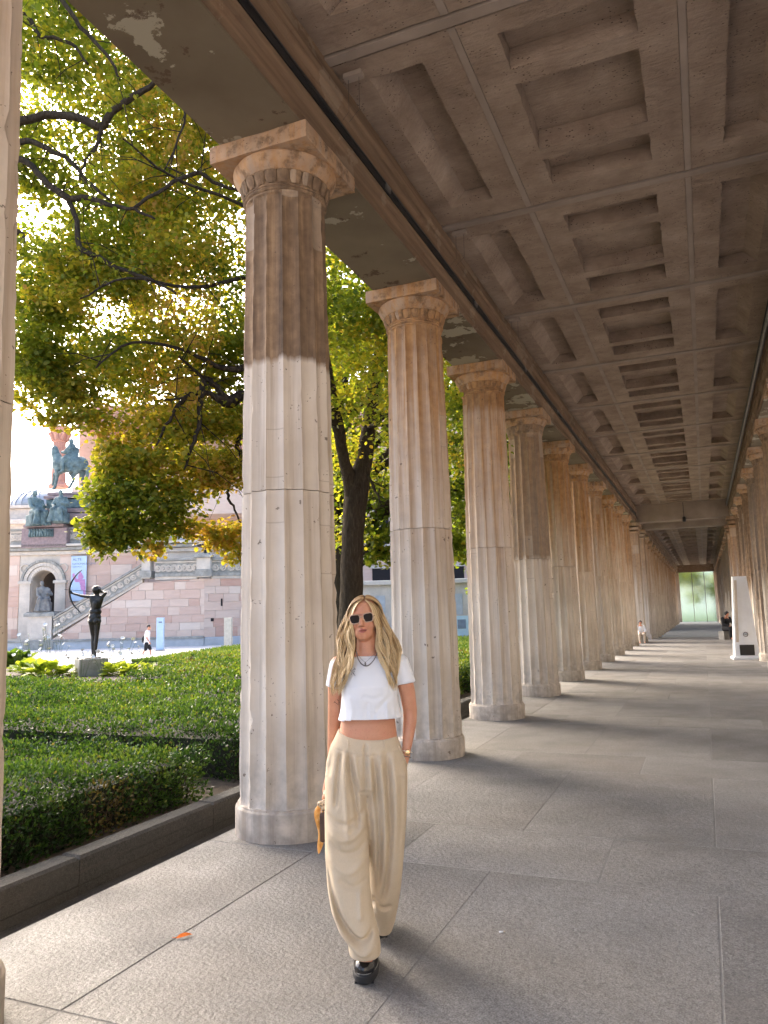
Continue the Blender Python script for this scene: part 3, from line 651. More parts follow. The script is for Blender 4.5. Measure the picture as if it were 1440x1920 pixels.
# ------------------------------------------------------------------ trees
M_BARK = mat_bark()
M_LF = mat_leaf('lime_leaf', [(0, (.055, .095, .013)), (.3, (.115, .16, .021)), (.55, (.19, .21, .028)), (.75, (.29, .255, .033)), (.9, (.37, .28, .043)), (1, (.38, .24, .068))], .58, .5)
def spline(pts, rad, sub=4, wob=.0, r_=rnd):
    P_, R_ = [], []; pts = [Vector(p) for p in pts]; m = len(pts)
    for i in range(m-1):
        p0, p1, p2, p3 = pts[max(i-1, 0)], pts[i], pts[i+1], pts[min(i+2, m-1)]
        for s in range(sub):
            t_ = s/sub; q = .5*((2*p1)+(p2-p0)*t_+(2*p0-5*p1+4*p2-p3)*t_*t_+(3*p1-p0-3*p2+p3)*t_**3)
            if wob: q += Vector((r_.uniform(-1, 1), r_.uniform(-1, 1), r_.uniform(-1, 1)))*wob
            P_.append(q); R_.append(rad[i]*(1-t_)+rad[i+1]*t_)
    return P_+[pts[-1]], R_+[rad[-1]]
def px_branch(B, pts, sub=4, wob=.012, k=1.0):
    """pts: (u, v, D, width in px) -> tube"""
    P_ = [at(u, v, D) for u, v, D, w in pts]; R_ = [w*D/FPX/2*k for u, v, D, w in pts]
    P_, R_ = spline(P_, R_, sub, wob); B.tube(P_, R_, 8 if R_[0] > .03 else 5, cap=True); return P_
def twigs(B, P_, n, L, r_, droop=.5):
    out = []
    for i in range(n):
        p = P_[r_.randrange(len(P_)//5, len(P_))]; d = Vector((r_.gauss(0, 1), r_.gauss(0, 1), r_.gauss(0, .6)-droop*.4)).normalized(); l = L*r_.uniform(.4, 1)
        q = p+d*l*.5; e_ = p+d*l+Vector((0, 0, -droop*l*.4)); B.tube([p, q, e_], [.009, .006, .002], 4, cap=False); out.append((q, e_))
    return out
class Crown:
    def __init__(s): s.P = []; s.d = []; s.u = []; s.sz = []; s.t = []
    def clump(s, c, r, n, size, tint, flat=.65, droop=.3, var=.12):
        """leaves in little sprays inside an ellipsoid"""
        ns = max(3, n//9); sc = rdir(ns)*(rng.random(ns)**.45)[:, None]*np.array([r, r, r*flat])+np.array(c); k = rng.integers(0, ns, n)
        P = sc[k]+rng.normal(size=(n, 3))*np.array([.13, .13, .07])*min(1.3, r+.3); d = rdir(n)+np.array([0, 0, -droop])+(P-np.array(c))/r*.4; u = rdir(n)*.65+np.array([0, 0, 1.0])
        s.P.append(P); s.d.append(d); s.u.append(u); s.sz.append(size*rng.uniform(.65, 1.25, n)); s.t.append(np.clip(tint+rng.normal(size=n)*var+(rng.normal(size=ns)*.10)[k], 0, 1))
    def build(s, root, mat=M_LF):
        O = np.array(root.location); return obj('crown', leaf_mesh('crown', np.concatenate(s.P)-O, np.concatenate(s.d), np.concatenate(s.u), np.concatenate(s.sz), np.concatenate(s.t), mat), None, root)
def tree_root(name, label, p, grp='trees in the garden'):
    root = empty(name, (p.x, p.y, .03)); return tag(root, label, 'tree', grp, 'thing')
def finish_bark(B, root, name='trunk'):
    O = Vector(root.location); B.V = [tuple(Vector(v)-O) for v in B.V]; return B.build(name, M_BARK, root, smooth=True)

# tree A: the big forked tree behind the woman; its limbs reach far to the left
DA = 13.0
A = tree_root('garden_tree', 'big forked tree with dark trunk rising behind the woman', at(655, 1200, DA))
T = MB()
px_branch(T, [(655, 1300, DA, 66), (656, 1215, DA, 56), (659, 1120, DA, 46), (662, 1000, DA, 44), (668, 930, DA, 48), (684, 860, DA, 33), (694, 780, DA+.2, 29), (708, 680, DA+.3, 24), (722, 560, DA+.5, 17), (735, 430, DA+.9, 10), (742, 300, DA+1.3, 4)], 5, .012)
px_branch(T, [(666, 960, DA, 34), (655, 900, DA-.1, 27), (642, 850, DA-.3, 22), (630, 780, DA-.6, 26), (612, 690, DA-1.0, 22), (590, 560, DA-1.4, 17), (560, 430, DA-1.8, 11), (540, 280, DA-2.2, 6)], 5, .012)
finish_bark(T, A)
L_ = MB(); tw = []; r_ = random.Random(5)
limbs = [
 [(630, 790, DA-.6, 22), (560, 765, DA-1.2, 20), (462, 742, DA-2, 22), (430, 755, DA-2.3, 24), (400, 742, DA-2.5, 12), (372, 735, DA-2.7, 10), (340, 752, DA-2.9, 8), (310, 800, DA-3.1, 6), (293, 835, DA-3.2, 4)],
 [(430, 752, DA-2.3, 14), (405, 725, DA-2.4, 12), (385, 712, DA-2.5, 12), (378, 745, DA-2.7, 11), (374, 790, DA-2.8, 9), (360, 840, DA-3, 7), (345, 880, DA-3.1, 4)],
 [(385, 712, DA-2.5, 8), (360, 690, DA-2.8, 6), (335, 668, DA-3.1, 4)],
 [(372, 735, DA-2.7, 7), (345, 745, DA-3, 5), (315, 750, DA-3.3, 4)],
 [(462, 745, DA-2, 12), (468, 800, DA-2.1, 10), (445, 830, DA-2.2, 9), (452, 868, DA-2.2, 8), (432, 900, DA-2.3, 6), (428, 930, DA-2.3, 6), (440, 955, DA-2.3, 4), (455, 990, DA-2.2, 3)],
 [(612, 690, DA-1.0, 14), (520, 685, DA-1.8, 15), (462, 690, DA-2.2, 14), (420, 690, DA-2.4, 11), (350, 660, DA-2.9, 7), (250, 640, DA-3.5, 5), (180, 690, DA-4, 3)],
 [(590, 560, DA-1.4, 12), (480, 520, DA-2.4, 9), (360, 540, DA-3.2, 7), (240, 520, DA-4, 5), (150, 560, DA-4.4, 3)],
 [(560, 430, DA-1.8, 9), (440, 380, DA-3, 7), (320, 330, DA-4, 5), (230, 260, DA-4.6, 3)],
 [(708, 690, DA+.3, 10), (735, 665, DA, 8), (770, 640, DA-.3, 5)], [(690, 800, DA, 9), (712, 797, DA-.2, 8), (745, 800, DA-.4, 5)],
 [(680, 880, DA, 7), (700, 910, DA-.3, 5), (715, 945, DA-.5, 3)],
 [(735, 430, DA+.9, 7), (800, 380, DA+.3, 5), (880, 360, DA, 3)],
]
for lb in limbs:
    L_ = MB(); P_ = px_branch(L_, lb, 4, .015); tw += twigs(L_, P_, 9, 1.1, r_); finish_bark(L_, A, 'limb')
CA = Crown(); LS = .074
# clumps: (u, v, D, radius m, leaves, tint)
lowL = [(165, 782, 10, .30, .66), (125, 782, 10, .24, .66), (95, 778, 10, .2, .66), (240, 800, 10.2, .55, .74), (112, 740, 10.2, .36, .62), (150, 735, 10.3, .45, .66), (235, 860, 10, .42, .68), (212, 885, 10, .28, .62), (260, 880, 10, .5, .62), (300, 850, 10.2, .6, .70), (200, 838, 10, .2, .7),
 (205, 925, 9.8, .36, .45), (245, 945, 9.8, .45, .36), (290, 930, 10, .5, .50), (215, 985, 9.7, .34, .42), (190, 1000, 9.7, .26, .46), (205, 1020, 9.7, .26, .5), (250, 1000, 9.8, .33, .38), (300, 985, 9.9, .33, .44), (282, 1028, 9.8, .2, .82), (330, 960, 10, .35, .5), (195, 962, 9.8, .28, .5), (188, 932, 9.8, .18, .5), (166, 992, 9.7, .14, .5), (180, 1012, 9.7, .17, .5),
 (350, 905, 10.3, .42, .74), (390, 880, 10.4, .4, .78), (420, 900, 10.5, .34, .8), (440, 880, 10.6, .3, .76), (360, 985, 10.1, .24, .84), (410, 1000, 10.3, .28, .84), (395, 1010, 10.3, .22, .86), (440, 1000, 10.5, .28, .82), (437, 1030, 10.4, .2, .78), (452, 1048, 10.4, .15, .72), (330, 800, 10.4, .4, .62), (390, 800, 10.6, .34, .66), (440, 790, 10.8, .36, .62), (120, 690, 10.4, .45, .6), (60, 640, 9.8, .45, .42), (85, 695, 10, .4, .45)]
for u, v, D, r, tt in lowL: CA.clump(at(u, v, D), r, int(520*r/.4*min(1.3, r/.3)), LS*.92, tt)
for gu in range(60, 800, 62):                                              # the body of the crown, even all over
    for gv in range(-170, 800, 66):
        u, v = gu+rnd.uniform(-34, 34), gv+rnd.uniform(-36, 36)
        if u < 330 and v > 700: continue
        if u < 130 and v > 600: continue
        if u < 250 and rnd.random() < .10: continue
        tt = .45+.10*math.sin(u*.013+v*.006)+rnd.uniform(-.08, .10)+(.12 if 250 < u < 420 and v > 180 else 0)
        CA.clump(at(u, v, rnd.uniform(10.6, 13.6)), rnd.uniform(.6, .9), rnd.randint(420, 600), LS, tt)
for i in range(34):                                                        # loose sprays against the sky
    CA.clump(at(rnd.uniform(45, 330), rnd.uniform(450, 755), rnd.uniform(9.4, 11)), rnd.uniform(.28, .5), rnd.randint(170, 330), LS*.9, .5+rnd.uniform(-.12, .2))
for u, v in ((200, 690), (250, 710), (300, 700), (345, 720), (390, 700), (430, 720), (225, 740), (275, 760), (320, 770), (365, 780), (410, 770), (445, 800), (350, 835), (300, 810), (385, 850), (430, 850), (165, 690), (440, 660), (380, 650), (310, 645)):
    CA.clump(at(u+rnd.uniform(-12, 12), v+rnd.uniform(-12, 12), rnd.uniform(10.8, 12.0)), rnd.uniform(.40, .55), 420, LS*.92, .60+rnd.uniform(-.1, .12))
for i in range(20):                                                        # yellowing tassels hanging down the middle
    CA.clump(at(rnd.uniform(250, 410), rnd.uniform(120, 760), rnd.uniform(9.8, 10.6)), rnd.uniform(.25, .4), rnd.randint(160, 260), LS*.75, .88, flat=1.6, droop=1.5)
for i in range(26):                                                        # right of the first column
    u = rnd.uniform(600, 900); v = rnd.uniform(430, 1000); 
    if u > 730 and v > 860: v -= 200
    if 640 < u < 720 and v > 900: continue
    CA.clump(at(u, v, rnd.uniform(12.6, 15.5)), rnd.uniform(.5, .9), 520, LS, .5+rnd.uniform(-.15, .2))
for i in range(30):                                                        # the side of the crown above the viewer
    CA.clump(at(rnd.uniform(-100, 800), rnd.uniform(-900, -150), rnd.uniform(9, 16)), 1.1, 260, LS*1.1, .5)
CA.build(A)

# tree B: trunk hidden by the left column, boughs enter from the left at the top
B_ = tree_root('garden_tree', 'tree whose dark boughs enter at the upper left from behind the column', at(-120, 1250, 10.5))
T = MB(); px_branch(T, [(-120, 1330, 10.5, 70), (-122, 1000, 10.5, 52), (-128, 650, 10.5, 44), (-122, 400, 10.5, 36), (-110, 200, 10.5, 28), (-90, -20, 10.6, 18), (-60, -250, 10.8, 8)], 5); finish_bark(T, B_)
L_ = MB()
for lb in [[(-122, 330, 10.5, 26), (-30, 260, 10.2, 20), (40, 228, 10, 17), (100, 215, 9.9, 16), (160, 226, 9.8, 17), (190, 238, 9.8, 17), (215, 205, 9.7, 14), (250, 180, 9.6, 13), (290, 155, 9.5, 10), (330, 120, 9.4, 6)],
           [(190, 238, 9.8, 9), (185, 265, 9.8, 8), (160, 300, 9.7, 6), (150, 340, 9.7, 3)],
           [(-122, 420, 10.5, 22), (-30, 310, 10.2, 16), (40, 265, 10, 12), (90, 280, 9.9, 11), (130, 300, 9.8, 9), (165, 340, 9.7, 7), (205, 375, 9.6, 5)],
           [(-122, 450, 10.5, 24), (-20, 320, 10.2, 17), (40, 300, 10, 13), (80, 335, 9.9, 13), (128, 372, 9.8, 14), (165, 370, 9.7, 11), (210, 385, 9.6, 9), (250, 392, 9.5, 7), (290, 410, 9.4, 4)],
           [(128, 372, 9.8, 12), (140, 400, 9.8, 10), (152, 465, 9.7, 11), (185, 480, 9.6, 10), (220, 503, 9.5, 10), (270, 520, 9.4, 7), (330, 550, 9.3, 4)],
           [(-120, 200, 10.5, 18), (-20, 70, 10.3, 14), (40, 25, 10, 11), (75, 65, 9.9, 9), (130, 80, 9.8, 7), (165, 120, 9.7, 5)],
           [(-90, -20, 10.6, 16), (60, -60, 10, 13), (115, 0, 9.8, 10), (150, 50, 9.7, 9), (200, 100, 9.6, 7), (225, 150, 9.6, 4)],
           [(330, 120, 9.4, 6), (345, 213, 9.5, 5), (330, 270, 9.5, 4), (308, 320, 9.5, 3)], [(250, 392, 9.5, 7), (310, 350, 9.5, 8), (365, 325, 9.6, 9), (400, 340, 9.7, 8), (450, 360, 9.8, 6)],
           [(-120, 520, 10.5, 14), (20, 440, 10, 12), (45, 455, 9.9, 8), (50, 480, 9.9, 4)]]:
    L_ = MB(); P_ = px_branch(L_, lb, 4, .015); twigs(L_, P_, 9, .9, r_); finish_bark(L_, B_, 'limb')
CB = Crown()
for i in range(76):
    u = rnd.uniform(20, 420); v = rnd.uniform(-120, 560)
    if u < 130 and v > 330 and rnd.random() < .75: continue
    if 70 < u < 190 and 400 < v < 465 and rnd.random() < .7: continue
    if u < 250 and v < 330 and rnd.random() < .42: continue
    tt = .40+(.25 if 230 < u < 400 and 200 < v else 0)+rnd.uniform(-.15, .15)
    CB.clump(at(u, v, rnd.uniform(9.9, 12.0)), rnd.uniform(.38, .72), rnd.randint(280, 480), LS*.92, tt)
for (u, v, r) in ((55, 120, .5), (60, 320, .4), (70, 560, .45), (60, 600, .4), (100, 600, .45), (55, 690, .35), (130, 530, .45), (90, 480, .35), (55, 40, .5), (120, 140, .4)): CB.clump(at(u, v, 10.6), r, 420, LS*.9, .40)
for i in range(46): CB.clump(at(rnd.uniform(-560, 10), rnd.uniform(-420, 700), rnd.uniform(9, 12)), 1.0, 300, LS*1.15, .45)  # unseen clumps left of the view, added to block the sun
for i in range(16): CB.clump((rnd.uniform(-13, -7.5), rnd.uniform(2.5, 8), rnd.uniform(7.5, 11)), 1.2, 300, LS*1.3, .45)  # more unseen clumps, added to shade the floor and columns
CB.build(B_)
def back_tree(label, u, D, clumps, tint, leaf=.12, n=330, trunk_w=.5, seed=1):
    p = at(u, 1200, D); root = tree_root('garden_tree', label, p); T = MB(); r2 = random.Random(seed)
    x, y = p.x, p.y; P_, R_ = spline([(x, y, -.3), (x+.1, y, 2), (x-.1, y+.1, 4.5), (x+.2, y, 7.5), (x, y, 11)], [trunk_w/2*1.3, trunk_w/2, trunk_w*.42, trunk_w*.3, .05], 4, .02); T.tube(P_, R_, 10)
    C_ = Crown()
    for (cu, cv, cd, r, m) in clumps:
        c = at(cu, cv, cd); C_.clump(c, r, int(n*m), leaf, tint+r2.uniform(-.1, .12)); P2, R2 = spline([(x, y, min(7, max(2.5, c.z-1.5))), (Vector((x, y, c.z))+c)/2, c], [.09, .06, .02], 4, .04, r2); T.tube(P2, R2, 6)
    finish_bark(T, root); C_.build(root); return root
back_tree('darker trunk and dense green tree right behind the big forked tree', 636, 17.5, [(u, v, 17+((u*7+v) % 5)*.6, .95, 1) for u in range(620, 960, 48) for v in range(560, 1010, 90)]+[(690, 1010, 17, .7, 1.0), (720, 1035, 17, .5, .8), (730, 960, 17.5, .9, 1.2), (860, 1030, 18, .55, .9), (845, 980, 18, .7, 1)], .30, .12, 430, .55, 3)
back_tree('green tree seen between the second and fourth columns', 905, 26, [(u, v, 25+((u*3+v) % 5)*.8, 1.3, 1) for u in range(820, 1040, 60) for v in range(620, 1060, 80)], .26, .16, 420, .6, 4)
back_tree('leafy tree far behind the left columns', 1010, 44, [(u, v, 44, 2.2, 1) for u in range(950, 1130, 50) for v in range(800, 1120, 70)], .34, .26, 380, .7, 6)
poly_sheet('far_lawn', [(-20, 97), (20, 97), (20, 200), (-20, 200)], -.3, gm.m, .03)
for i_, y_ in enumerate((52, 66, 80)):  # trees added beside the far columns to shade the bright floor there
    q_ = Vector((-9.5, y_, 0)); r9 = tree_root('garden_tree', ['tree added to shade the far floor, nearest of three', 'tree added to shade the far floor, middle of three', 'tree added to shade the far floor, farthest of three'][i_], q_); T = MB(); T.tube([(-9.5, y_, -.3), (-9.4, y_, 3), (-9.6, y_, 8)], [.32, .25, .1], 8); finish_bark(T, r9); C_ = Crown()
    for k_ in range(22): C_.clump((-9.5+rnd.uniform(-3.5, 4), y_+rnd.uniform(-6, 6), rnd.uniform(3, 11)), 1.8, 200, .34, .4)
    C_.build(r9)
# greenery beyond the glass screen
for i, (x, y, r) in enumerate(((-4.5, 108, 3.2), (1.5, 112, 3.4), (5.0, 106, 3.0))):
    root = empty('garden_tree', (x, y, -1)); tag(root, ['tree seen through the left of the far glass screen', 'tree seen through the middle of the far glass screen', 'tree seen through the right of the far glass screen'][i], 'tree', 'trees beyond the glass screen', 'thing')
    T = MB(); T.tube([(x, y, -1), (x+.2, y, 3), (x, y, 7)], [.3, .22, .1], 8); finish_bark(T, root); C_ = Crown()
    for k in range(14): C_.clump((x+rnd.uniform(-r, r), y+rnd.uniform(-r, r), rnd.uniform(2.5, 8.5)), 1.5, 260, .32, .5+rnd.uniform(-.15, .2))
    C_.build(root)
# ------------------------------------------------------------------ museum stairs and building; local frame: x sideways, y away, z up
DB = 55.0
BROOT = FH*DB
def wl(u, v, D=DB): p = at(u, v, D); return (p.dot(RH), p.z)         # (x, z) on the plane at distance D
M_BLK = mat_block()
M_CREAM = mat_plain('cream_sandstone', (.56, .49, .41), .9, var=.2, scale=1.5, bump=.25)
M_GREYST = mat_plain('weathered_grey_sandstone', (.30, .285, .25), .92, var=.4, scale=2.5, bump=.3)
M_PLIN = mat_plain('pale_granite', (.43, .44, .45), .85, var=.15, scale=2)
M_VIOL = mat_plain('polished_violet_granite', (.24, .17, .165), .5, var=.3, scale=5)
M_STAT = mat_plain('weathered_statue_stone', (.17, .165, .155), .9, var=.5, scale=3, bump=.4)
t = NT('verdigris_bronze'); co = t.coord(); n1 = t.noise(co, 2.2, 6, .65)
M_VERD = t.done(t.ramp(n1, [(.3, (.045, .062, .062)), (.5, (.115, .165, .165)), (.72, (.22, .285, .28))]), .75, t.bump(t.noise(co, 6, 5), .5, .06), .2)
t = NT('black_bronze'); co = t.coord(); n1 = t.noise(co, 5, 5, .6)
M_BRONZE = t.done(t.ramp(n1, [(.3, (.012, .011, .010)), (.6, (.032, .029, .026)), (.8, (.075, .075, .07))]), .38, t.bump(t.noise(co, 30, 4), .2, .01), .55)
M_VOID = mat_plain('dark_interior', (.018, .014, .014), .95)
M_ROOFM = mat_plain('zinc_roof', (.30, .33, .36), .55, .3, var=.12)
M_RED = mat_plain('red_sandstone', (.50, .265, .20), .9, var=.18, scale=2)
def clip_poly(poly, x0, x1, z0, z1):
    def cl(P, f, isec):
        out = []
        for i in range(len(P)):
            a, b = P[i], P[(i+1) % len(P)]
            if f(a): out.append(a)
            if f(a) != f(b): out.append(isec(a, b))
        return out
    ix = lambda X: (lambda a, b: (X, a[1]+(b[1]-a[1])*(X-a[0])/(b[0]-a[0])))
    iz = lambda Z: (lambda a, b: (a[0]+(b[0]-a[0])*(Z-a[1])/(b[1]-a[1]), Z))
    P = poly
    for f, s in ((lambda p: p[0] >= x0, ix(x0)), (lambda p: p[0] <= x1, ix(x1)), (lambda p: p[1] >= z0, iz(z0)), (lambda p: p[1] <= z1, iz(z1))):
        P = cl(P, f, s)
        if len(P) < 3: return []
    return P
def area(P): return abs(sum(P[i][0]*P[(i+1) % len(P)][1]-P[(i+1) % len(P)][0]*P[i][1] for i in range(len(P))))/2
def ashlar(par, poly, y, ch=.62, wl_=(.7, 1.7), mat=None, seed=0, th=.12, fr=None):
    """stone blocks filling a polygon; each block an object"""
    r_ = random.Random(seed); zs = [p[1] for p in poly]; xs = [p[0] for p in poly]; z = min(zs); row = 0; n = 0
    while z < max(zs):
        h = ch*r_.uniform(.85, 1.15); x = min(xs)-r_.uniform(0, 1)
        while x < max(xs):
            w = r_.uniform(*wl_); q = clip_poly(poly, x+.008, x+w-.008, z+.008, z+h-.008)
            if q and area(q) > .02:
                m = MB().prism(q, y-r_.uniform(0, .02), y+th)
                if fr: m.V = [fr(*v) for v in m.V]
                m.build('stone_block', mat or M_BLK, par); n += 1
            x += w
        z += h; row += 1
    return n
MU = empty('museum_building', BROOT, YAW); tag(MU, 'pink sandstone museum with grand outdoor stairs behind the garden', 'building', None, 'thing')
def part(m, name, mat, par=MU, **k):
    return m.build(name, mat, par, **k)
zb = -.34
def X(u, v=1100, D=DB): return wl(u, v, D)[0]
def Z(u, v, D=DB): return wl(u, v, D)[1]
# --- front flank of the stairs (nearer, y=0): slope, landing, corner, then a side that turns away
xc, xl0, xs1, xr = X(383, 1150), X(92, 1195), X(268, 1080), X(600, 1150)
z_pl = Z(300, 1197)
z_s0, z_s1, zl = z_pl+.05, Z(268, 1092), Z(340, 1086)
FLK = [(xl0, z_pl), (xc, z_pl), (xc, zl), (xs1, z_s1)]
backing = part(MB().prism([(xl0, z_pl-.1), (xc-.2, z_pl-.1), (xc-.2, zl-.05), (xs1, z_s1-.05)], .1, 6), 'flank_wall', M_CREAM)
ashlar(backing, FLK, 0, .62, (.8, 1.9), seed=1)
ANG = math.radians(24)
def fr_side(x, y, z):      # second side, turned away at the corner
    dx = x-xc; return (xc+dx*math.cos(ANG)-y*math.sin(ANG)*-1*-1, dx*math.sin(ANG)+y*math.cos(ANG), z)
side = part(MB().prism([(xc-.1, z_pl-.1), (xr, z_pl-.1), (xr, zl-.05), (xc-.1, zl-.05)], .1, 5), 'side_wall', M_CREAM)
side.data.transform(Matrix(((1, 0, 0, 0), (0, 1, 0, 0), (0, 0, 1, 0), (0, 0, 0, 1))))
for v in side.data.vertices: v.co = fr_side(*v.co)
ashlar(side, [(xc, z_pl), (xr, z_pl), (xr, zl), (xc, zl)], 0, .62, (.8, 1.9), seed=2, fr=fr_side)
# slit and small square hole on the side wall
for (u0, v0, u1, v1) in ((414, 1122, 417, 1136), (395, 1159, 400.5, 1165)):
    a = wl(u0, v0); b = wl(u1, v1); m = MB().box(((a[0]+b[0])/2, -.03, (a[1]+b[1])/2), (abs(b[0]-a[0]), .03, abs(a[1]-b[1])))
    m.V = [fr_side(x, y, z) for x, y, z in m.V]; part(m, 'wall_vent', M_VOID)
# granite plinth along the foot
P1 = part(MB().box(((X(-40, 1205)+xc)/2, .1, (zb+z_pl)/2), (xc-X(-40, 1205), .5, z_pl-zb), ch=.05), 'plinth', M_PLIN)
m = MB().box(((xr+xc)/2, .1, (zb+z_pl)/2), (xr-xc, .5, z_pl-zb-.004), ch=.05); m.V = [fr_side(x, y, z) for x, y, z in m.V]; part(m, 'plinth', M_PLIN)
part(MB().box(((X(-40, 1205)+xc)/2, .08, z_pl+.02), (xc-X(-40, 1205), .62, .16), ch=.04), 'plinth_moulding', M_GREYST)
# --- balustrades with scroll relief
def balustrade(pa, pb, h, name='balustrade', fr=None, y0=-.12, nring=9):
    (xa, za), (xb, zb_) = pa, pb; root_m = MB()
    def at_(s, dz): return (xa+(xb-xa)*s, za+(zb_-za)*s+dz)
    def band(d0, d1, yy0, yy1): return MB().prism([at_(0, d0), at_(1, d0), at_(1, d1), at_(0, d1)], yy0, yy1)
    def bl(m, nm, mat, par):
        if fr: m.V = [fr(*v) for v in m.V]
        o = m.build(nm, mat, par); bm = bmesh.new(); bm.from_mesh(o.data); bmesh.ops.recalc_face_normals(bm, faces=bm.faces); bm.to_mesh(o.data); bm.free(); return o
    panel = bl(band(.0, h, -.02, .30), name, M_GREYST, MU)
    bl(band(-.14, .10, -.16, .40), 'base_moulding', M_GREYST, panel); bl(band(-.34, -.14, -.08, .35), 'string_course', M_CREAM, panel)
    bl(band(h-.02, h+.14, -.20, .45), 'coping', M_GREYST, panel); bl(band(h-.16, h-.06, -.10, .3), 'upper_moulding', M_CREAM, panel)
    n = nring
    for i in range(n):       # one scroll each
        c = at_((i+.5)/n, h*.46); R_ = h*.25; m = MB()
        m.tube([(c[0]+R_*(1-.55*k/20)*math.cos(k*.55*(1 if i % 2 else -1)), -.05, c[1]+R_*(1-.55*k/20)*math.sin(k*.55*(1 if i % 2 else -1))) for k in range(21)], .045, 5)
        m.ball((c[0], -.05, c[1]), .09, 8, 5); bl(m, 'carved_scroll', M_CREAM, panel)
    return panel
hb = Z(268, 1062)-Z(268, 1090)
balustrade((xl0+.3, Z(100, 1183)), (xs1, z_s1+.35), hb*.82, nring=14)
balustrade((xs1+.9, zl+.34), (xc-.5, zl+.34), hb*.95, nring=8)
balustrade((xc+.5, zl+.335), (xr, zl+.335), hb*.95, fr=fr_side, nring=14)
def post(u, w, ztop, nm='post'):
    x = u; o = part(MB().box((x, .12, (zl+.1+ztop)/2), (w, .95, ztop-zl-.1), ch=.02), nm, M_CREAM)
    MB().box((x, .12, ztop+.10), (w+.36, 1.3, .2), ch=.05).build('post_cap', M_GREYST, o); MB().box((x, .12, ztop+.26), (w*.8, .8, .14), ch=.06).build('cap_block', M_GREYST, o); MB().box((x, .12, zl+.42), (w+.2, 1.1, .5), ch=.05).build('post_base', M_GREYST, o); return o
post(X(276, 1070), .62, Z(276, 1051)); p2 = post(xc, 1.0, Z(380, 1046))
bowl = MB().lathe([(.30, 0), (.12, .08), (.10, .30), (.18, .38), (.55, .52), (.62, .66), (.58, .68), (.2, .60)], 20, (xc, .12, Z(380, 1046)+.33)); part(bowl, 'fire_bowl', M_BRONZE, p2, smooth=True)
# --- rear wall (set back) with arch, banner
DR = 2.6; DBK = DB+DR
def xz(u, v): return wl(u, v, DBK)
ax, az = xz(83, 1090)        # arch centre / springing height
az = xz(83, 1092)[1]; ri = (xz(105, 1092)[0]-xz(60, 1092)[0])/2; ax = (xz(105, 1092)[0]+xz(60, 1092)[0])/2
zt = xz(80, 1030)[1]; xL, xR_ = xz(-60, 1100)[0], xz(470, 1040)[0]
n_ = 18
arc = [(ax+ri*math.cos(math.pi*k/n_), az+ri*math.sin(math.pi*k/n_)) for k in range(n_+1)]      # right to left
left_part = [(xL, zb), (ax-ri, zb), (ax-ri, az)]+arc[::-1][1:n_//2+1]+[(ax, zt), (xL, zt)]
right_part = [(ax+ri, zb), (xR_, zb), (xR_, zt), (ax, zt)]+arc[::-1][n_//2:n_]+[(ax+ri, az)]
rw = part(MB().prism(left_part, DR, DR+1.8).prism(right_part, DR, DR+1.8), 'rear_wall', M_CREAM)
ashlar(rw, [(xz(112, 1100)[0], zb+.8), (xz(300, 1100)[0], zb+.8), (xz(300, 1100)[0], zt-.05), (xz(112, 1100)[0], zt-.05)], DR-.05, .75, (1.0, 2.2), seed=3, th=.1)
ashlar(rw, [(xL+1, zb+.8), (xz(36, 1100)[0], zb+.8), (xz(36, 1100)[0], zt-.05), (xL+1, zt-.05)], DR-.05, .75, (1.0, 2.2), seed=4, th=.1)
part(MB().box((ax, DR+2.4, (zb+az+ri)/2), (ri*3, .3, az+ri-zb+1)), 'arch_interior', M_VOID)
for i, (r0, r1, yy, mt) in enumerate(((ri+.04, ri+.30, -.10, M_CREAM), (ri+.34, ri+.60, -.18, M_CREAM), (ri+.62, ri+.80, -.26, M_GREYST))):
    for k in range(n_):
        a0, a1 = math.pi*k/n_+.004, math.pi*(k+1)/n_-.004
        part(MB().prism([(ax+r0*math.cos(a0), az+r0*math.sin(a0)), (ax+r1*math.cos(a0), az+r1*math.sin(a0)), (ax+r1*math.cos(a1), az+r1*math.sin(a1)), (ax+r0*math.cos(a1), az+r0*math.sin(a1))], DR+yy, DR+.06), 'arch_stone', mt, rw)
for s in (-1, 1):
    x0 = ax+s*(ri+.42); o = part(MB().box((x0, DR-.10, (az+zb)/2), (.80, .3, az-zb)), 'arch_pier', M_CREAM); MB().box((x0, DR-.14, az+.02), (1.0, .45, .22), ch=.05).build('impost', M_CREAM, o)
    c = (ax+s*(ri+.55), az+ri+.15); part(MB().tube([(c[0]+.32*math.cos(k*.35), DR-.08, c[1]+.32*math.sin(k*.35)) for k in range(19)], .06, 6), 'roundel', M_CREAM, rw)
for (dz, hh, yy, mt) in ((0, .25, -.45, M_GREYST), (.25, .18, -.60, M_CREAM), (-.3, .3, -.22, M_CREAM)):
    part(MB().box(((xL+xR_)/2, DR+yy+.6, zt+dz), (xR_-xL, 1.2, hh), ch=.03), 'cornice', mt, rw)
# upper parapet with scrolls, sloping stair cheeks behind
for (ua, ub, va, vb) in ((18, 40, 1017, 1017), (122, 165, 1012, 1012)):
    pa, pb = xz(ua, va), xz(ub, vb); balustrade((pa[0], zt+.5), (pb[0], zt+.5), 1.0, fr=lambda x, y, z: (x, y+DR+.2, z), nring=4)
UP = DB+9
def up(u, v): return wl(u, v, UP)
for (a, b, h) in (((160, 980), (390, 1062), 1.6), ((300, 1000), (440, 1052), 1.5)):
    pa, pb = up(*a), up(*b); part(MB().prism([(pa[0], pa[1]-4), (pb[0], pb[1]-1.5), pb, pa], 9, 9.8), 'stair_cheek', M_GREYST)
    part(MB().prism([(pa[0], pa[1]), (pb[0], pb[1]), (pb[0], pb[1]+.35), (pa[0], pa[1]+.35)], 8.7, 10), 'cheek_coping', M_ROOFM)
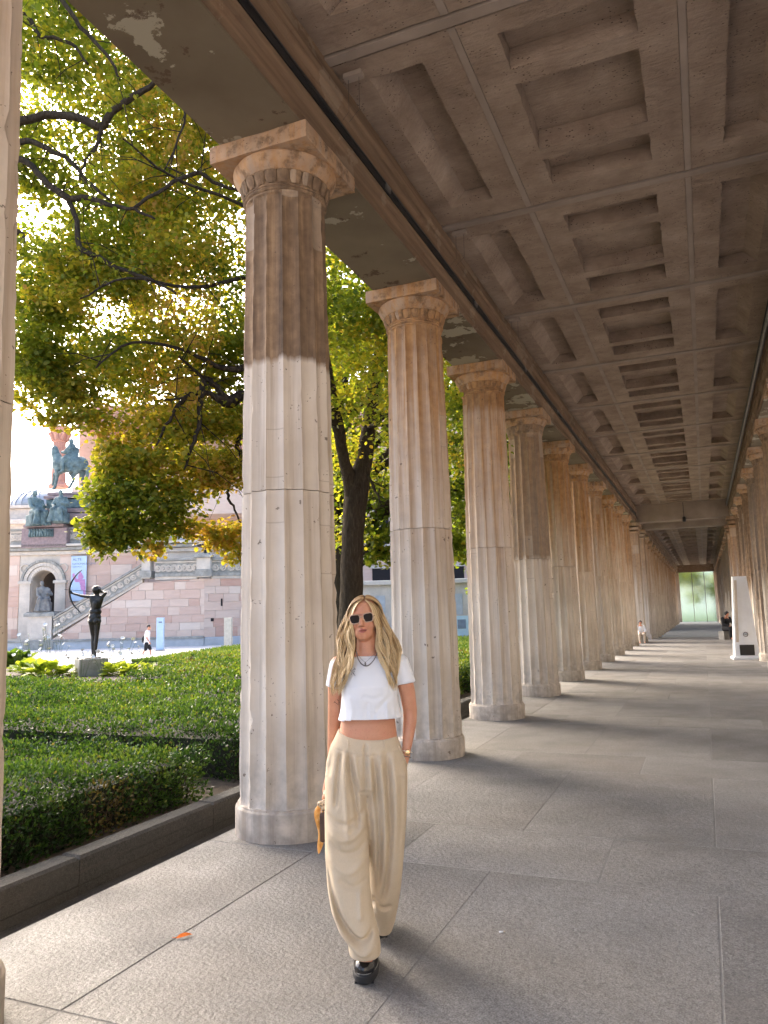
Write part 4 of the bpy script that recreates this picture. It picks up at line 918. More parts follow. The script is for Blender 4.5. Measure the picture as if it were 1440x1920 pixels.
# --- monument on the arch: stepped granite, bronze reliefs
DM = DB+2.2
def mx(u, v): return wl(u, v, DM)
def step(u0, u1, v0, v1, dep, mat, nm, off=0.0, ch=.04):
    a, b = mx(u0, v1), mx(u1, v0); return part(MB().box(((a[0]+b[0])/2, 2.2+off+dep/2, (a[1]+b[1])/2), (b[0]-a[0], dep, b[1]-a[1]), ch=ch), nm, mat)
step(42, 127, 989, 1028, 3.4, M_VIOL, 'monument_base', -.2); rel = step(57, 103, 992, 1008, .14, M_VERD, 'bronze_relief', -.32)
step(47, 122, 982, 990, 3.6, M_VIOL, 'monument_step', -.3); step(62, 185, 960, 982, 3.0, M_VIOL, 'monument_step', .3); step(68, 182, 950, 961, 2.8, M_VIOL, 'monument_step', .4)
step(80, 176, 932, 951, 2.4, M_VERD, 'bronze_frieze', .6); step(102, 112, 926, 984, 2.5, M_VIOL, 'monument_pier', .45); step(76, 178, 925, 933, 2.7, M_VIOL, 'monument_step', .5); step(82, 170, 919, 926, 2.3, M_VIOL, 'monument_step', .6)
for i in range(9):
    a = mx(59+i*5, 1000); m = MB(); m.cap((a[0], 1.86, a[1]-.2), .10, (a[0]+rnd.uniform(-.1, .1), 1.86, a[1]+.12), .07, 8); m.ball((a[0], 1.84, a[1]+.25), .07, 8, 6); m.build('relief_figure', M_VERD, rel, smooth=True)
# --- temple front behind: podium wall, red columns, entablature
DT = 24.0
def tx(u, v): return wl(u, v, DB+DT)
a, b = tx(128, 1100), tx(1000, 700)
tw_ = part(MB().box(((tx(135, 800)[0]+tx(1010, 700)[0])/2, DT+10, (tx(200, 775)[1]-.34)/2), (tx(1010, 700)[0]-tx(135, 800)[0], 16, tx(200, 775)[1]+.34)), 'temple_wall', M_BLK)
for u in (119, 205, 290, 375, 460):
    x = tx(u, 850)[0]; z0_, z1_ = tx(u, 918)[1], tx(u, 806)[1]; m = MB(); n = 40; prof = [(1.0, 0), (1.0, .3), (.82, .45), (.75, .6)]; m.lathe(prof, 24, (x, DT-1, z0_)); o = part(m, 'column_base', M_RED)
    m = MB(); rings = []
    for zz in (z0_+.6, z1_-1.6):
        for k in range(48): an = 2*math.pi*k/48; r = .72-(.07 if k % 2 else 0)-(.08 if zz > z0_+1 else 0); m.V.append((x+r*math.cos(an), DT-1+r*math.sin(an), zz))
    for k in range(48): k2 = (k+1) % 48; m.F.append((k, k2, 48+k2, 48+k))
    o = part(m, 'temple_column', M_RED); MB().lathe([(.66, 0), (.74, .1), (.66, .2), (.85, .8), (1.05, 1.3), (1.15, 1.5), (1.15, 1.62)], 16, (x, DT-1, z1_-1.65)).build('capital', M_RED, o)
    for k in range(8): an = k*math.pi/4; MB().tube([(x+.72*math.cos(an), DT-1+.72*math.sin(an), z1_-1.4), (x+.95*math.cos(an), DT-1+.95*math.sin(an), z1_-.8), (x+1.2*math.cos(an), DT-1+1.2*math.sin(an), z1_-.75)], [.18, .2, .1], 6).build('acanthus_leaf', M_RED, o)
part(MB().box((tx(330, 700)[0]+5, DT+1, tx(200, 806)[1]+1.1), (tx(620, 700)[0]-tx(104, 700)[0], 5, 2.2)), 'entablature', M_RED)
part(MB().box((tx(330, 700)[0]+5, DT+.8, tx(200, 918)[1]-1.6), (tx(620, 700)[0]-tx(100, 700)[0], 6, 3.2)), 'podium', M_BLK)
for k in range(7):
    x = tx(500+k*70, 900)[0]
    for z0_ in (3.0, 9.0):
        o = part(MB().box((x, DT+1.98, z0_+1.7), (1.9, .1, 3.4)), 'window', M_VOID); MB().box((x, DT+1.93, z0_-.15), (2.4, .2, .25)).build('sill', M_CREAM, o); MB().box((x, DT+1.93, z0_+3.55), (2.4, .2, .3)).build('lintel', M_CREAM, o)
# low pale wing that shows between the first columns
pw = empty('museum_wing', FH*62+RH*-2, YAW); tag(pw, 'low pale stone wing glimpsed between the first and third columns', 'building', None, 'thing')
w0 = MB().box((6, 4, 1.8), (34, 8, 4.4)).build('wall', M_CREAM, pw); MB().box((6, -.1, 4.1), (34.4, .6, .35), ch=.05).build('cornice', M_CREAM, pw); MB().box((6, -.1, .2), (34.2, .4, .9)).build('plinth', M_PLIN, pw)
for k in range(16): o = MB().box((-9+k*2.1, -.02, 2.2), (.8, .1, 1.7)).build('window', M_PLIN, pw); MB().box((-9+k*2.1, -.06, 1.25), (1.1, .18, .15)).build('sill', M_CREAM, o)
# --- domed building far left
dm = empty('domed_building', FH*118+RH*(wl(38, 950, 118)[0]), YAW); tag(dm, 'cream building with ribbed grey dome at the far left', 'building', None, 'thing')
zd = Z(38, 939, 118); rr = 5.2
w0 = MB().box((-3, 8, (zd-3.6)/2), (22, 16, zd-3.6)).build('wall', M_CREAM, dm); MB().box((-3, 7.6, zd-3.4), (23, 17, .7), ch=.1).build('cornice', M_CREAM, dm); MB().box((-1, 9, zd-2.1), (16, 13, 2.4)).build('attic', M_CREAM, dm); MB().box((-1, 8.8, zd-.6), (16.6, 13.6, .5), ch=.1).build('attic_cornice', M_CREAM, dm)
d_ = MB().lathe([(rr*math.cos(a), zd-.3+rr*.62*math.sin(a)) for a in [math.pi/2*i/9*.999 for i in range(10)]], 32, (0, 8, 0)).build('dome', M_ROOFM, dm, smooth=True)
for k in range(24):
    an = 2*math.pi*k/24; MB().tube([((rr+.05)*math.cos(a)*math.cos(an), 8+(rr+.05)*math.cos(a)*math.sin(an), zd-.3+(rr*.62+.05)*math.sin(a)) for a in [math.pi/2*i/7*.97 for i in range(8)]], .09, 4).build('dome_rib', M_ROOFM, d_)
for k in range(6): o = MB().box((-10+k*3.2, -.05, zd-6.3), (1.3, .1, 2.6)).build('window', M_PLIN, dm); MB().box((-10+k*3.2, -.1, zd-7.75), (1.8, .3, .25)).build('sill', M_CREAM, o)
# --- long museum on the right, across the lane
ne = empty('stone_museum', (9.5, 0, -.34)); tag(ne, 'long plain stone building behind the right row of columns', 'building', None, 'thing')
MB().box((4, 40, 6), (8, 130, 12)).build('wall', M_GREYST, ne); MB().box((-.1, 40, 12.1), (.9, 130, .5)).build('cornice', M_GREYST, ne); MB().box((-.06, 40, .5), (.3, 130, 1.0)).build('plinth', M_PLIN, ne)
for k in range(22): o = MB().box((-.02, 2+k*4.6, 4.2), (.1, 1.6, 3.2)).build('window', M_VOID, ne); MB().box((-.06, 2+k*4.6, 2.5), (.25, 2.0, .2)).build('sill', M_CREAM, o)

# ------------------------------------------------------------------ banner on the rear wall
a, b = xz(135, 1128), xz(166, 1042)
t = NT('banner_print'); M_BAN = t.done(t.ramp(t.noise(t.coord(), .8, 3), [(.3, (.40, .52, .68)), (.7, (.50, .62, .76))]), .8)
M_PINK = mat_plain('pink_print', (.50, .24, .44), .8, var=.2); M_INK = mat_plain('grey_blue_ink', (.17, .21, .30), .8)
def wpos(lx, ly, lz): return BROOT+RH*lx+FH*ly+Vector((0, 0, lz))
ba = empty('banner', wpos((a[0]+b[0])/2, DR-.30, a[1]), YAW); tag(ba, 'tall light blue banner with pink print hanging beside the arch', 'banner'); bw, bh = b[0]-a[0], b[1]-a[1]
MB().box((0, .0, bh/2), (bw, .03, bh)).build('cloth', M_BAN, ba); MB().box((0, .02, bh), (bw+.1, .08, .08)).build('top_rod', M_STEEL, ba); MB().box((0, .02, 0), (bw+.1, .08, .08)).build('bottom_rod', M_STEEL, ba)
def text(s, size, par, loc, mat, rot=(math.pi/2, 0, 0), name='lettering'):
    cu = bpy.data.curves.new(name, 'FONT'); cu.body = s; cu.size = size; cu.extrude = .004; o = bpy.data.objects.new('tmp', cu); COL.objects.link(o)
    me = bpy.data.meshes.new_from_object(o.evaluated_get(bpy.context.evaluated_depsgraph_get())); bpy.data.objects.remove(o)
    q = obj(name, me, mat, par); q.location = loc; q.rotation_euler = rot; return q
text('ALTE', .30, ba, (-bw*.42, -.022, bh*.885), M_INK); text('NATIONALGALERIE', .205, ba, (-bw*.44, -.022, bh*.80), M_INK); text('Staatliche Museen', .10, ba, (-bw*.42, -.022, bh*.745), M_INK)
r_ = random.Random(9)
for i, pl in enumerate(([(-.42, .60), (-.30, .62), (-.16, .50), (.05, .48), (.05, .42), (-.2, .42), (-.38, .52)], [(-.05, .55), (.10, .66), (.22, .60), (.34, .52), (.20, .47), (.0, .47)], [(.02, .47), (.42, .48), (.45, .36), (.30, .30), (.10, .36)], [(.12, .34), (.46, .34), (.48, .12), (.36, .10), (.30, .24), (.18, .24)])):
    MB().prism([(x*bw, z*bh) for x, z in pl], -.026-.001*i, -.018).build('printed_shape', M_PINK, ba)

# ------------------------------------------------------------------ free standing slabs in the court
def stele(u, vb, vt, w, D, mat, label, name='stele', dep=.25):
    p = at(u, vb, D); e = empty(name, (p.x, p.y, -.34), YAW); tag(e, label, 'pillar'); h = at(u, vt, D).z+.34
    MB().box((0, 0, h/2), (w, dep, h), ch=.015).build('slab', mat, e); MB().box((0, 0, .03), (w+.06, dep+.06, .06)).build('foot', M_STEEL, e); return e, h
M_BLUE = mat_plain('pale_blue_panel', (.42, .56, .70), .5, var=.08); M_CONC = mat_plain('light_concrete', (.50, .47, .39), .9)
e, h = stele(300.5, 1210, 1158, .44, 48, M_BLUE, 'pale blue information pillar just right of the walking man'); MB().box((.02, -.128, h*.86), (.22, .006, .10)).build('printed_shape', M_INK, e)
e, h = stele(428, 1208, 1158, .46, 49, M_CONC, 'light concrete pillar beside the first big column', dep=.45)
# blue board and bin seen between the second and third column
q = at(864, 1168, 46); e = empty('notice_board', (q.x, q.y, -.3), YAW); tag(e, 'blue notice board between the second and third columns', 'sign'); MB().box((0, 0, 1.0), (.9, .06, 1.3)).build('panel', M_BLUE, e)
for s in (-.35, .35): MB().box((s, .04, .5), (.06, .06, 1.0)).build('leg', M_STEEL, e)
MB().box((.05, -.04, 1.15), (.5, .02, .55)).build('printed_shape', M_INK, e)

# ------------------------------------------------------------------ white stele by the right columns
M_WHITE = mat_plain('white_lacquer', (.80, .84, .88), .35, var=.05, bump=.02)
ks = empty('information_stele', (1.02, 24.9, 0), .12); tag(ks, 'white tapering information stele standing by the right columns', 'stele')
MB().box((0, 0, .04), (.78, .62, .08), ch=.02).build('base_plate', M_WHITE, ks)
m = MB(); m.add([(-.33, -.20, .08), (.33, -.20, .08), (.33, .20, .08), (-.33, .20, .08), (-.21, -.10, 2.42), (.17, -.10, 2.42), (.17, .10, 2.42), (-.21, .10, 2.42)], [(3, 2, 1, 0), (4, 5, 6, 7), (0, 1, 5, 4), (1, 2, 6, 5), (2, 3, 7, 6), (3, 0, 4, 7)]); m.build('body', M_WHITE, ks)
MB().prism([(-.19, .12), (.20, .12), (.20, .42), (-.19, .42)], -.215, -.18).build('dark_panel', M_DARK, ks)
MB().prism([(-.27, .5), (-.20, .5), (-.12, 2.3), (-.19, 2.3)], -.20, -.16).build('side_bevel', M_CREAM, ks)
MB().tube([(.0+.06*math.cos(k*.42), -.20, .72+.06*math.sin(k*.42)) for k in range(16)], .012, 5).build('round_emblem', M_STEEL, ks)
MB().box((0, -.196, .72), (.06, .02, .015)).build('round_emblem', M_STEEL, ks)
# ------------------------------------------------------------------ figures: one continuous skin over tapered limbs
def body(J, s=1.0, female=True, hands=True, head=True):
    """J: dict of joints (Vector): head, neck, chest, waist, pelvis, sh_l, el_l, wr_l, hand_l, hip_l, kn_l, an_l, toe_l, ... _r"""
    m = MB(); V = {k: Vector(v) for k, v in J.items()}
    def c(a, ra, b, rb): m.cap(V[a] if isinstance(a, str) else a, ra*s, V[b] if isinstance(b, str) else b, rb*s, 14)
    if head: m.ball(V['head'], (.078*s, .095*s, .112*s), 16, 12); m.ball(V['head']+Vector(J.get('face', (0, -.03, -.05)))*s, (.058*s, .062*s, .07*s), 12, 8); c('head', .055, 'neck', .054)
    sh = (V['sh_l']+V['sh_r'])/2; c('neck', .052, sh+Vector((0, 0, .0)), .06)
    for a in ('l', 'r'):
        c(sh, .062, 'sh_'+a, .056); c('sh_'+a, .055, 'chest', .10); c('sh_'+a, .052, 'el_'+a, .038); c('el_'+a, .038, 'wr_'+a, .026)
        w, h = V['wr_'+a], V['hand_'+a]
        if hands:
            d = (h-w); dn = d.normalized(); sx = dn.cross(Vector((0, 1, 0)) if abs(dn.y) < .8 else Vector((1, 0, 0))).normalized(); m.cap(w, .026*s, w+d*.5, .034*s, 10)
            for k in range(4):
                o = sx*(k-1.5)*.019*s; L = (.075, .085, .08, .06)[k]*s; p = w+d*.5+o; q = p+dn*L*.6+Vector((0, .012*s, 0)); m.cap(p, .0105*s, q, .010*s, 8); m.cap(q, .010*s, q+dn*L*.45+Vector((0, .02*s, 0)), .0085*s, 8)
            p = w+d*.25-sx*.03*s; m.cap(p, .012*s, p-sx*.025*s+dn*.05*s, .010*s, 8)
        c('hip_'+a, .092 if female else .085, 'kn_'+a, .054); c('kn_'+a, .053, ((V['kn_'+a]*.62+V['an_'+a]*.38)), .054); c((V['kn_'+a]*.62+V['an_'+a]*.38), .054, 'an_'+a, .034)
        c('an_'+a, .036, (V['an_'+a]+V['toe_'+a])/2, .036); c((V['an_'+a]+V['toe_'+a])/2, .036, 'toe_'+a, .026); c('pelvis', .105, 'hip_'+a, .10)
    c('chest', .118, 'waist', .092 if female else .11); c('waist', .095 if female else .11, 'pelvis', .118)
    return m

# ---- bronze archer (seen from behind), about 1.9 m, on a block
ap = AR.copy(); APY = at(171, 1268, 22.6)
zt_ = at(171, 1234, 22.6).z
pl = empty('statue_plinth', (AR.x, AR.y, -.2), YAW+.55); tag(pl, 'squat square stone plinth under the bronze archer', 'plinth'); MB().box((0, 0, (zt_+.2)/2), (.80, .80, zt_+.2), ch=.02).build('block', M_GREYST, pl)
sc_ = 22.6/FPX
def ar(u, v, y=0.0): return Vector(((u-178)*sc_, y, (1231-v)*sc_))      # local metres, feet at 0
arch = empty('archer_statue', tuple(at(176, 1234, 22.6).xy)+(zt_,), YAW); tag(arch, 'dark bronze nude archer seen from behind drawing a bow on a plinth', 'statue')
J = dict(head=ar(180, 1107), neck=ar(181.5, 1117), chest=ar(181, 1131), waist=ar(179, 1146), pelvis=ar(177.5, 1158), sh_l=ar(171, 1119), el_l=ar(153, 1116.5, .02), wr_l=ar(134, 1111, .03), hand_l=ar(128.5, 1108.5, .03),
         sh_r=ar(189, 1121), el_r=ar(196, 1112.5, .05), wr_r=ar(189, 1109, .14), hand_r=ar(184, 1110, .16), hip_l=ar(172, 1163), kn_l=ar(174.5, 1190, .03), an_l=ar(176.5, 1224, -.02), toe_l=ar(168, 1229, .10), hip_r=ar(183, 1163), kn_r=ar(183, 1190, -.03), an_r=ar(181.5, 1224, -.08), toe_r=ar(179, 1229, .04), face=(-.03, .05, -.05))
m = body(J, 1.12); m.cap(ar(175, 1146), .115, ar(183, 1146), .115); m.cap(ar(174, 1156), .12, ar(182, 1156), .12); m.ball(ar(180, 1105.5), (.145, .14, .135)); m.ball(ar(185, 1106, -.08), .065); m.ball(ar(173, 1164, -.05), .10); m.ball(ar(182.5, 1164, -.055), .10); m.cap(ar(172, 1122), .085, ar(177, 1142), .09); m.cap(ar(188, 1123), .085, ar(182, 1142), .09); m.cap(ar(172, 1120), .075, ar(188, 1122), .075)
m.lathe([(.24, -.02), (.25, .0), (.23, .035), (.1, .04)], 20, (-.04, 0, 0)); BODY = obj('figure', fused(m, .016, 3), M_BRONZE, arch)
bw_ = MB(); pts = [(151, 1068), (146, 1071.5), (138, 1080), (131, 1092), (128.5, 1104), (129, 1112), (132, 1123), (138, 1134), (146, 1143), (151.5, 1149)]
P_, R_ = spline([ar(u, v, .03) for u, v in pts], [.010, .016, .022, .027, .028, .028, .026, .022, .016, .010], 4); bw_.tube(P_, R_, 8); bw_.build('bow', M_BRONZE, arch, smooth=True)
MB().tube([ar(119, 1103.5, .03), ar(150, 1106.5, .08), ar(184, 1110, .16)], .007, 5).build('arrow', M_BRONZE, arch)

# ---- equestrian statue on the monument
DE = DB+3.6; se = DE/FPX; zE = at(125, 919, DE).z
eq = empty('equestrian_statue', tuple(at(125, 919, DE).xy)+(zE,), YAW); tag(eq, 'green bronze rider on horse atop the stair monument', 'statue')
def ev(u, v, y=0.0): return Vector(((u-125)*se, y, (918-v)*se))
h = MB(); C_ = lambda a, ra, b, rb: h.cap(a, ra, b, rb, 14)
C_(ev(112, 869), .62, ev(132, 869), .66); C_(ev(132, 869), .66, ev(150, 868), .60); C_(ev(110, 866), .50, ev(102, 848), .33); C_(ev(102, 848), .33, ev(100, 838), .26); C_(ev(100, 837), .24, ev(97, 851), .13); h.ball(ev(99, 832), (.06, .06, .14))
C_(ev(110, 880, -.3), .26, ev(109, 893, -.3), .15); C_(ev(109, 893, -.3), .14, ev(106, 912, -.3), .10); C_(ev(106, 912, -.3), .12, ev(103, 916, -.3), .13)
C_(ev(108, 880, .3), .26, ev(98, 886, .3), .15); C_(ev(98, 886, .3), .13, ev(96, 902, .3), .09); C_(ev(96, 902, .3), .1, ev(95, 905, .3), .12)
C_(ev(150, 876, -.3), .34, ev(139, 893, -.3), .17); C_(ev(139, 893, -.3), .15, ev(141, 900, -.3), .12); C_(ev(141, 900, -.3), .11, ev(133, 915, -.3), .11)
C_(ev(152, 876, .3), .34, ev(150, 893, .3), .17); C_(ev(150, 893, .3), .15, ev(154, 901, .3), .12); C_(ev(154, 901, .3), .11, ev(150, 916, .3), .12)
C_(ev(158, 864), .16, ev(164, 880), .22); C_(ev(164, 880), .22, ev(163, 897), .08)
obj('horse', fused(h, .045, 3), M_VERD, eq)
r1 = MB(); D_ = lambda a, ra, b, rb: r1.cap(a, ra, b, rb, 12)
D_(ev(131, 858), .42, ev(131, 843), .40); D_(ev(131, 843), .40, ev(132, 835), .34); r1.ball(ev(131, 824), (.19, .22, .26)); D_(ev(131, 829), .14, ev(132, 835), .16)
D_(ev(131, 838, -.4), .18, ev(125, 847, -.5), .14); D_(ev(125, 847, -.5), .14, ev(116, 845, -.2), .11); D_(ev(128, 858, -.5), .26, ev(122, 868, -.68), .2); D_(ev(122, 868, -.68), .18, ev(124, 884, -.72), .13); D_(ev(124, 884, -.72), .12, ev(118, 887, -.75), .1)
D_(ev(128, 858, .5), .26, ev(122, 868, .68), .2); D_(ev(122, 868, .68), .18, ev(124, 884, .72), .13)
for k in range(6): D_(ev(130+k*1.8, 838, -.3+.12*k), .18, ev(134+k*2.2, 880+(k % 2)*3, -.62+.05*k), .13)
obj('rider', fused(r1, .04, 2), M_VERD, eq)
# ---- seated robed figures and the seated stone figure in the arch
def seated(name, label, u, v, D, hgt, mat, lean=0.0, rz=0.0, cat='statue', grp=None):
    p = at(u, v, D); e = empty(name, p, YAW+rz); tag(e, label, cat, grp); k = hgt/1.35; m = MB(); c = lambda a, ra, b, rb: m.cap(Vector(a)*k, ra*k, Vector(b)*k, rb*k, 12)
    m.ball(Vector((lean, -.05, 1.24))*k, (.09*k, .105*k, .12*k)); c((lean, 0, 1.15), .06, (lean*.8, 0, 1.02), .08); c((lean*.8, 0, .95), .17, (0, .05, .62), .17); c((-.18+lean*.8, 0, 1.0), .085, (-.27, -.12, .72), .065); c((-.27, -.12, .72), .065, (-.10, -.36, .62), .05)
    c((.18+lean*.8, 0, 1.0), .085, (.29, -.05, .75), .065); c((.29, -.05, .75), .065, (.14, -.3, .78), .05)
    for s in (-1, 1): c((.11*s, .02, .52), .15, (.15*s, -.42, .50), .11); c((.15*s, -.42, .48), .10, (.14*s, -.38, .06), .065); c((.14*s, -.38, .05), .055, (.15*s, -.55, .04), .045)
    m.box((0, .05, .21*k), (.55*k, .5*k, .42*k))
    for i in range(9): a = -.24+.06*i; c((a*.8, -.40+.02*(i % 2), .52), .045, (a*1.25, -.44-.03*(i % 3), .05), .05)
    for i in range(5): a = -.2+.1*i; c((a, -.08, .98), .04, (a*.5+.1, -.20, .6), .05)
    obj('figure', fused(m, .028*k, 2), mat, e); return e
seated('seated_statue', 'green bronze robed figure seated at the left corner of the monument', 67, 987, DB+2.0, 2.75, M_VERD, -.1, .9, grp='bronze seated figures')
seated('seated_statue', 'green bronze robed figure seated on the front of the monument', 113, 981, DB+1.7, 2.55, M_VERD, 0, 0, grp='bronze seated figures')
seated('seated_statue', 'grey stone figure seated on a pedestal before the arch', 83, 1147, DB+.6, 2.25, M_STAT, -.12, .25)
pz_ = at(83, 1147, DB+.6); pe = empty('statue_pedestal', (pz_.x, pz_.y, -.34), YAW); tag(pe, 'stone pedestal with moulded cap under the seated grey figure', 'pedestal'); ph = pz_.z+.34
MB().box((0, 0, .35), (2.15, 1.7, .7), ch=.06).build('base', M_GREYST, pe); MB().box((0, 0, ph/2), (1.75, 1.4, ph-.1), ch=.03).build('die', M_CREAM, pe); MB().box((0, 0, ph-.2), (2.2, 1.75, .3), ch=.1).build('cap', M_GREYST, pe); MB().box((0, 0, ph-.03), (1.9, 1.5, .06)).build('slab', M_STAT, pe); MB().box((0, -.705, ph*.5), (1.2, .04, ph*.4)).build('inset_panel', M_CREAM, pe)

# ---- walking man in the court
M_SKIN = None
def mat_skin():
    t = NT('skin'); co = t.coord(); n = t.noise(co, 9, 4); c = t.ramp(n, [(.3, (.52, .225, .125)), (.7, (.62, .305, .185))]); fr2 = t.ramp(t.noise(co, 160, 2), [(.58, 0.0), (.68, .35)]); c = t.mix(fr2, c, (.40, .16, .085)); c = t.mix(t.ramp(t.noise(co, 22, 3), [(.5, 0.0), (.7, .3)]), c, (.62, .22, .14)); t.done(c, .45, t.bump(t.noise(co, 260, 3), .12, .002))
    t.b.inputs['Subsurface Weight'].default_value = .12; t.b.inputs['Subsurface Radius'].default_value = (.012, .005, .003); t.b.inputs['Subsurface Scale'].default_value = .6; return t.m
M_SKIN = mat_skin(); M_TEE = mat_plain('white_cotton', (.78, .78, .79), .9, var=.03, scale=30, bump=.1); M_BLACKCL = mat_plain('black_cloth', (.014, .014, .016), .9); M_HAIRD = mat_plain('dark_hair', (.015, .011, .009), .6)
DMAN = 43.0; mp = at(276, 1229, DMAN); man = empty('person', (mp.x, mp.y, mp.z), YAW); tag(man, 'man in white shirt and black shorts walking right across the court', 'person')
sm = DMAN/FPX; mv = lambda u, v, y=0.0: Vector(((u-276)*sm, y, (1228.5-v)*sm))
J = dict(head=mv(278.5, 1177), neck=mv(277.5, 1182.5), chest=mv(275.5, 1190), waist=mv(275, 1198), pelvis=mv(275.5, 1204), sh_l=mv(276, 1186, .17), el_l=mv(274, 1196, .2), wr_l=mv(278, 1204, .2), hand_l=mv(280, 1208, .2), sh_r=mv(276, 1186, -.17), el_r=mv(277, 1197, -.22), wr_r=mv(281.5, 1203, -.2), hand_r=mv(283, 1207, -.2),
         hip_l=mv(275.5, 1206, .09), kn_l=mv(281, 1215, .09), an_l=mv(280.5, 1226, .09), toe_l=mv(285, 1228, .09), hip_r=mv(275, 1206, -.09), kn_r=mv(274, 1216, -.09), an_r=mv(268.5, 1225, -.09), toe_r=mv(272, 1228, -.09), face=(.05, 0, -.04))
obj('body', fused(body(J, 1.0, False), .018, 2), M_SKIN, man)
m = MB(); m.cap(mv(276.2, 1187), .15, mv(275, 1198), .165); m.cap(mv(275, 1198), .165, mv(275, 1206), .175)
for s, e_ in ((.17, 'l'), (-.17, 'r')): m.cap(mv(276, 1186, s), .085, mv(275.8 if s > 0 else 276.5, 1193, s*1.15), .082)
obj('shirt', fused(m, .02, 2), M_TEE, man)
m = MB(); m.cap(mv(275.3, 1204), .165, mv(275.3, 1208), .15)
for s, (u, v) in ((.09, (280, 1216)), (-.09, (274, 1217))): m.cap(mv(275.3, 1207, s), .12, mv(u, v, s), .10)
obj('shorts', fused(m, .02, 2), M_BLACKCL, man); m = MB().ball(mv(277.8, 1175.2), (.105, .10, .10)); m.build('hair', M_HAIRD, man, smooth=True)
m = MB().ball(mv(268.8, 1199.5), (.10, .14, .20)); bp = m.build('shoulder_bag', M_BLACKCL, man, smooth=True)
# ---- dark seated person far right, small sitter far left
def sitter(label, u, v, D, hgt, top, legs, rz):
    p = gnd(u, v, 0); e = empty('person', p, rz); tag(e, label, 'person', None); k = hgt/1.25
    J = dict(head=(0, -.08, 1.12), neck=(0, -.02, 1.0), chest=(0, .03, .80), waist=(0, .08, .6), pelvis=(0, .1, .48), face=(0, -.03, -.04))
    for s, a in ((-1, 'l'), (1, 'r')): J.update({'sh_'+a: (.17*s, .02, .92), 'el_'+a: (.25*s, -.1, .68), 'wr_'+a: (.14*s, -.32, .60), 'hand_'+a: (.08*s, -.40, .58), 'hip_'+a: (.09*s, .05, .47), 'kn_'+a: (.12*s, -.40, .50), 'an_'+a: (.12*s, -.38, .08), 'toe_'+a: (.13*s, -.55, .04)})
    J = {q: (Vector(v_)*k if q != 'face' else v_) for q, v_ in J.items()}
    obj('body', fused(body(J, k), .02, 2), M_SKIN, e)
    m = MB(); m.cap(J['chest'], .155*k, J['pelvis'], .16*k)
    for a in 'lr': m.cap(J['sh_'+a], .085*k, J['el_'+a], .06*k); m.cap(J['el_'+a], .055*k, J['wr_'+a], .042*k)
    obj('jacket', fused(m, .02, 2), top, e); m = MB()
    for a in 'lr': m.cap(J['hip_'+a], .125*k, J['kn_'+a], .085*k); m.cap(J['kn_'+a], .08*k, J['an_'+a], .06*k)
    obj('trousers', fused(m, .02, 2), legs, e); MB().ball(J['head']+Vector((0, .02, .02)), (.095*k, .11*k, .11*k)).build('hair', M_HAIRD, e, smooth=True); return Vector(p), k
p, k = sitter('person in dark clothes sitting at the foot of the right pilaster', 1365, 1199, 38, 1.3, M_BLACKCL, M_BLACKCL, .6)
b_ = empty('stone_block', (p.x-.06, p.y+.12, 0), .6); tag(b_, 'low dark block the far right person sits on', 'seat'); MB().box((0, 0, .19), (.5, .4, .38), ch=.02).build('block', M_GREYST, b_)
M_BEIGE = mat_plain('beige_cloth', (.50, .42, .33), .9)
p, k = sitter('small person in light clothes sitting by the last left column before the pilaster', 1203, 1206, 38, 1.0, M_TEE, M_BEIGE, .2)
b_ = empty('stone_block', (p.x, p.y+.1, 0), .2); tag(b_, 'small block under the light clothed person on the left', 'seat'); MB().box((0, 0, .14), (.4, .35, .28), ch=.02).build('block', M_GREYST, b_)
# ---- fallen leaf, cigarette end
q = gnd(346, 1756, .004); lf = empty('fallen_leaf', q, .9); tag(lf, 'curled orange autumn leaf lying on the pavement', 'leaf')
m = MB(); V = []
for i in range(7):
    t_ = i/6; w = .030*math.sin(math.pi*min(1, t_*.9+.1))**.8; V += [(-.04+.08*t_, -w*.7, .003+.006*abs(math.sin(t_*3))), (-.04+.08*t_, 0, .012*math.sin(t_*3.1)), (-.04+.08*t_, w*.55, .003+.010*t_*(1-t_)*4)]
F = []
for i in range(6): F += [(i*3, i*3+1, i*3+4, i*3+3), (i*3+1, i*3+2, i*3+5, i*3+4)]
t = NT('autumn_leaf'); t.done(t.ramp(t.noise(t.coord(), 40, 3), [(.3, (.40, .085, .015)), (.7, (.55, .16, .03))]), .95, spec=.05)
m.add(V, F).build('blade', t.m, lf, smooth=True); MB().tube([(-.04, 0, .002), (-.06, .008, .006)], .0015, 5).build('stalk', t.m, lf)
q = gnd(940, 1747, .004); cg = empty('cigarette_end', q, .4); tag(cg, 'tiny white cigarette end on the pavement right of the woman', 'litter'); MB().tube([(-.012, 0, 0), (.010, 0, 0)], .004, 8).build('paper', M_TEE, cg, smooth=True); MB().tube([(.0102, 0, 0), (.018, 0, 0)], .004, 8).build('filter', M_BEIGE, cg, smooth=True)
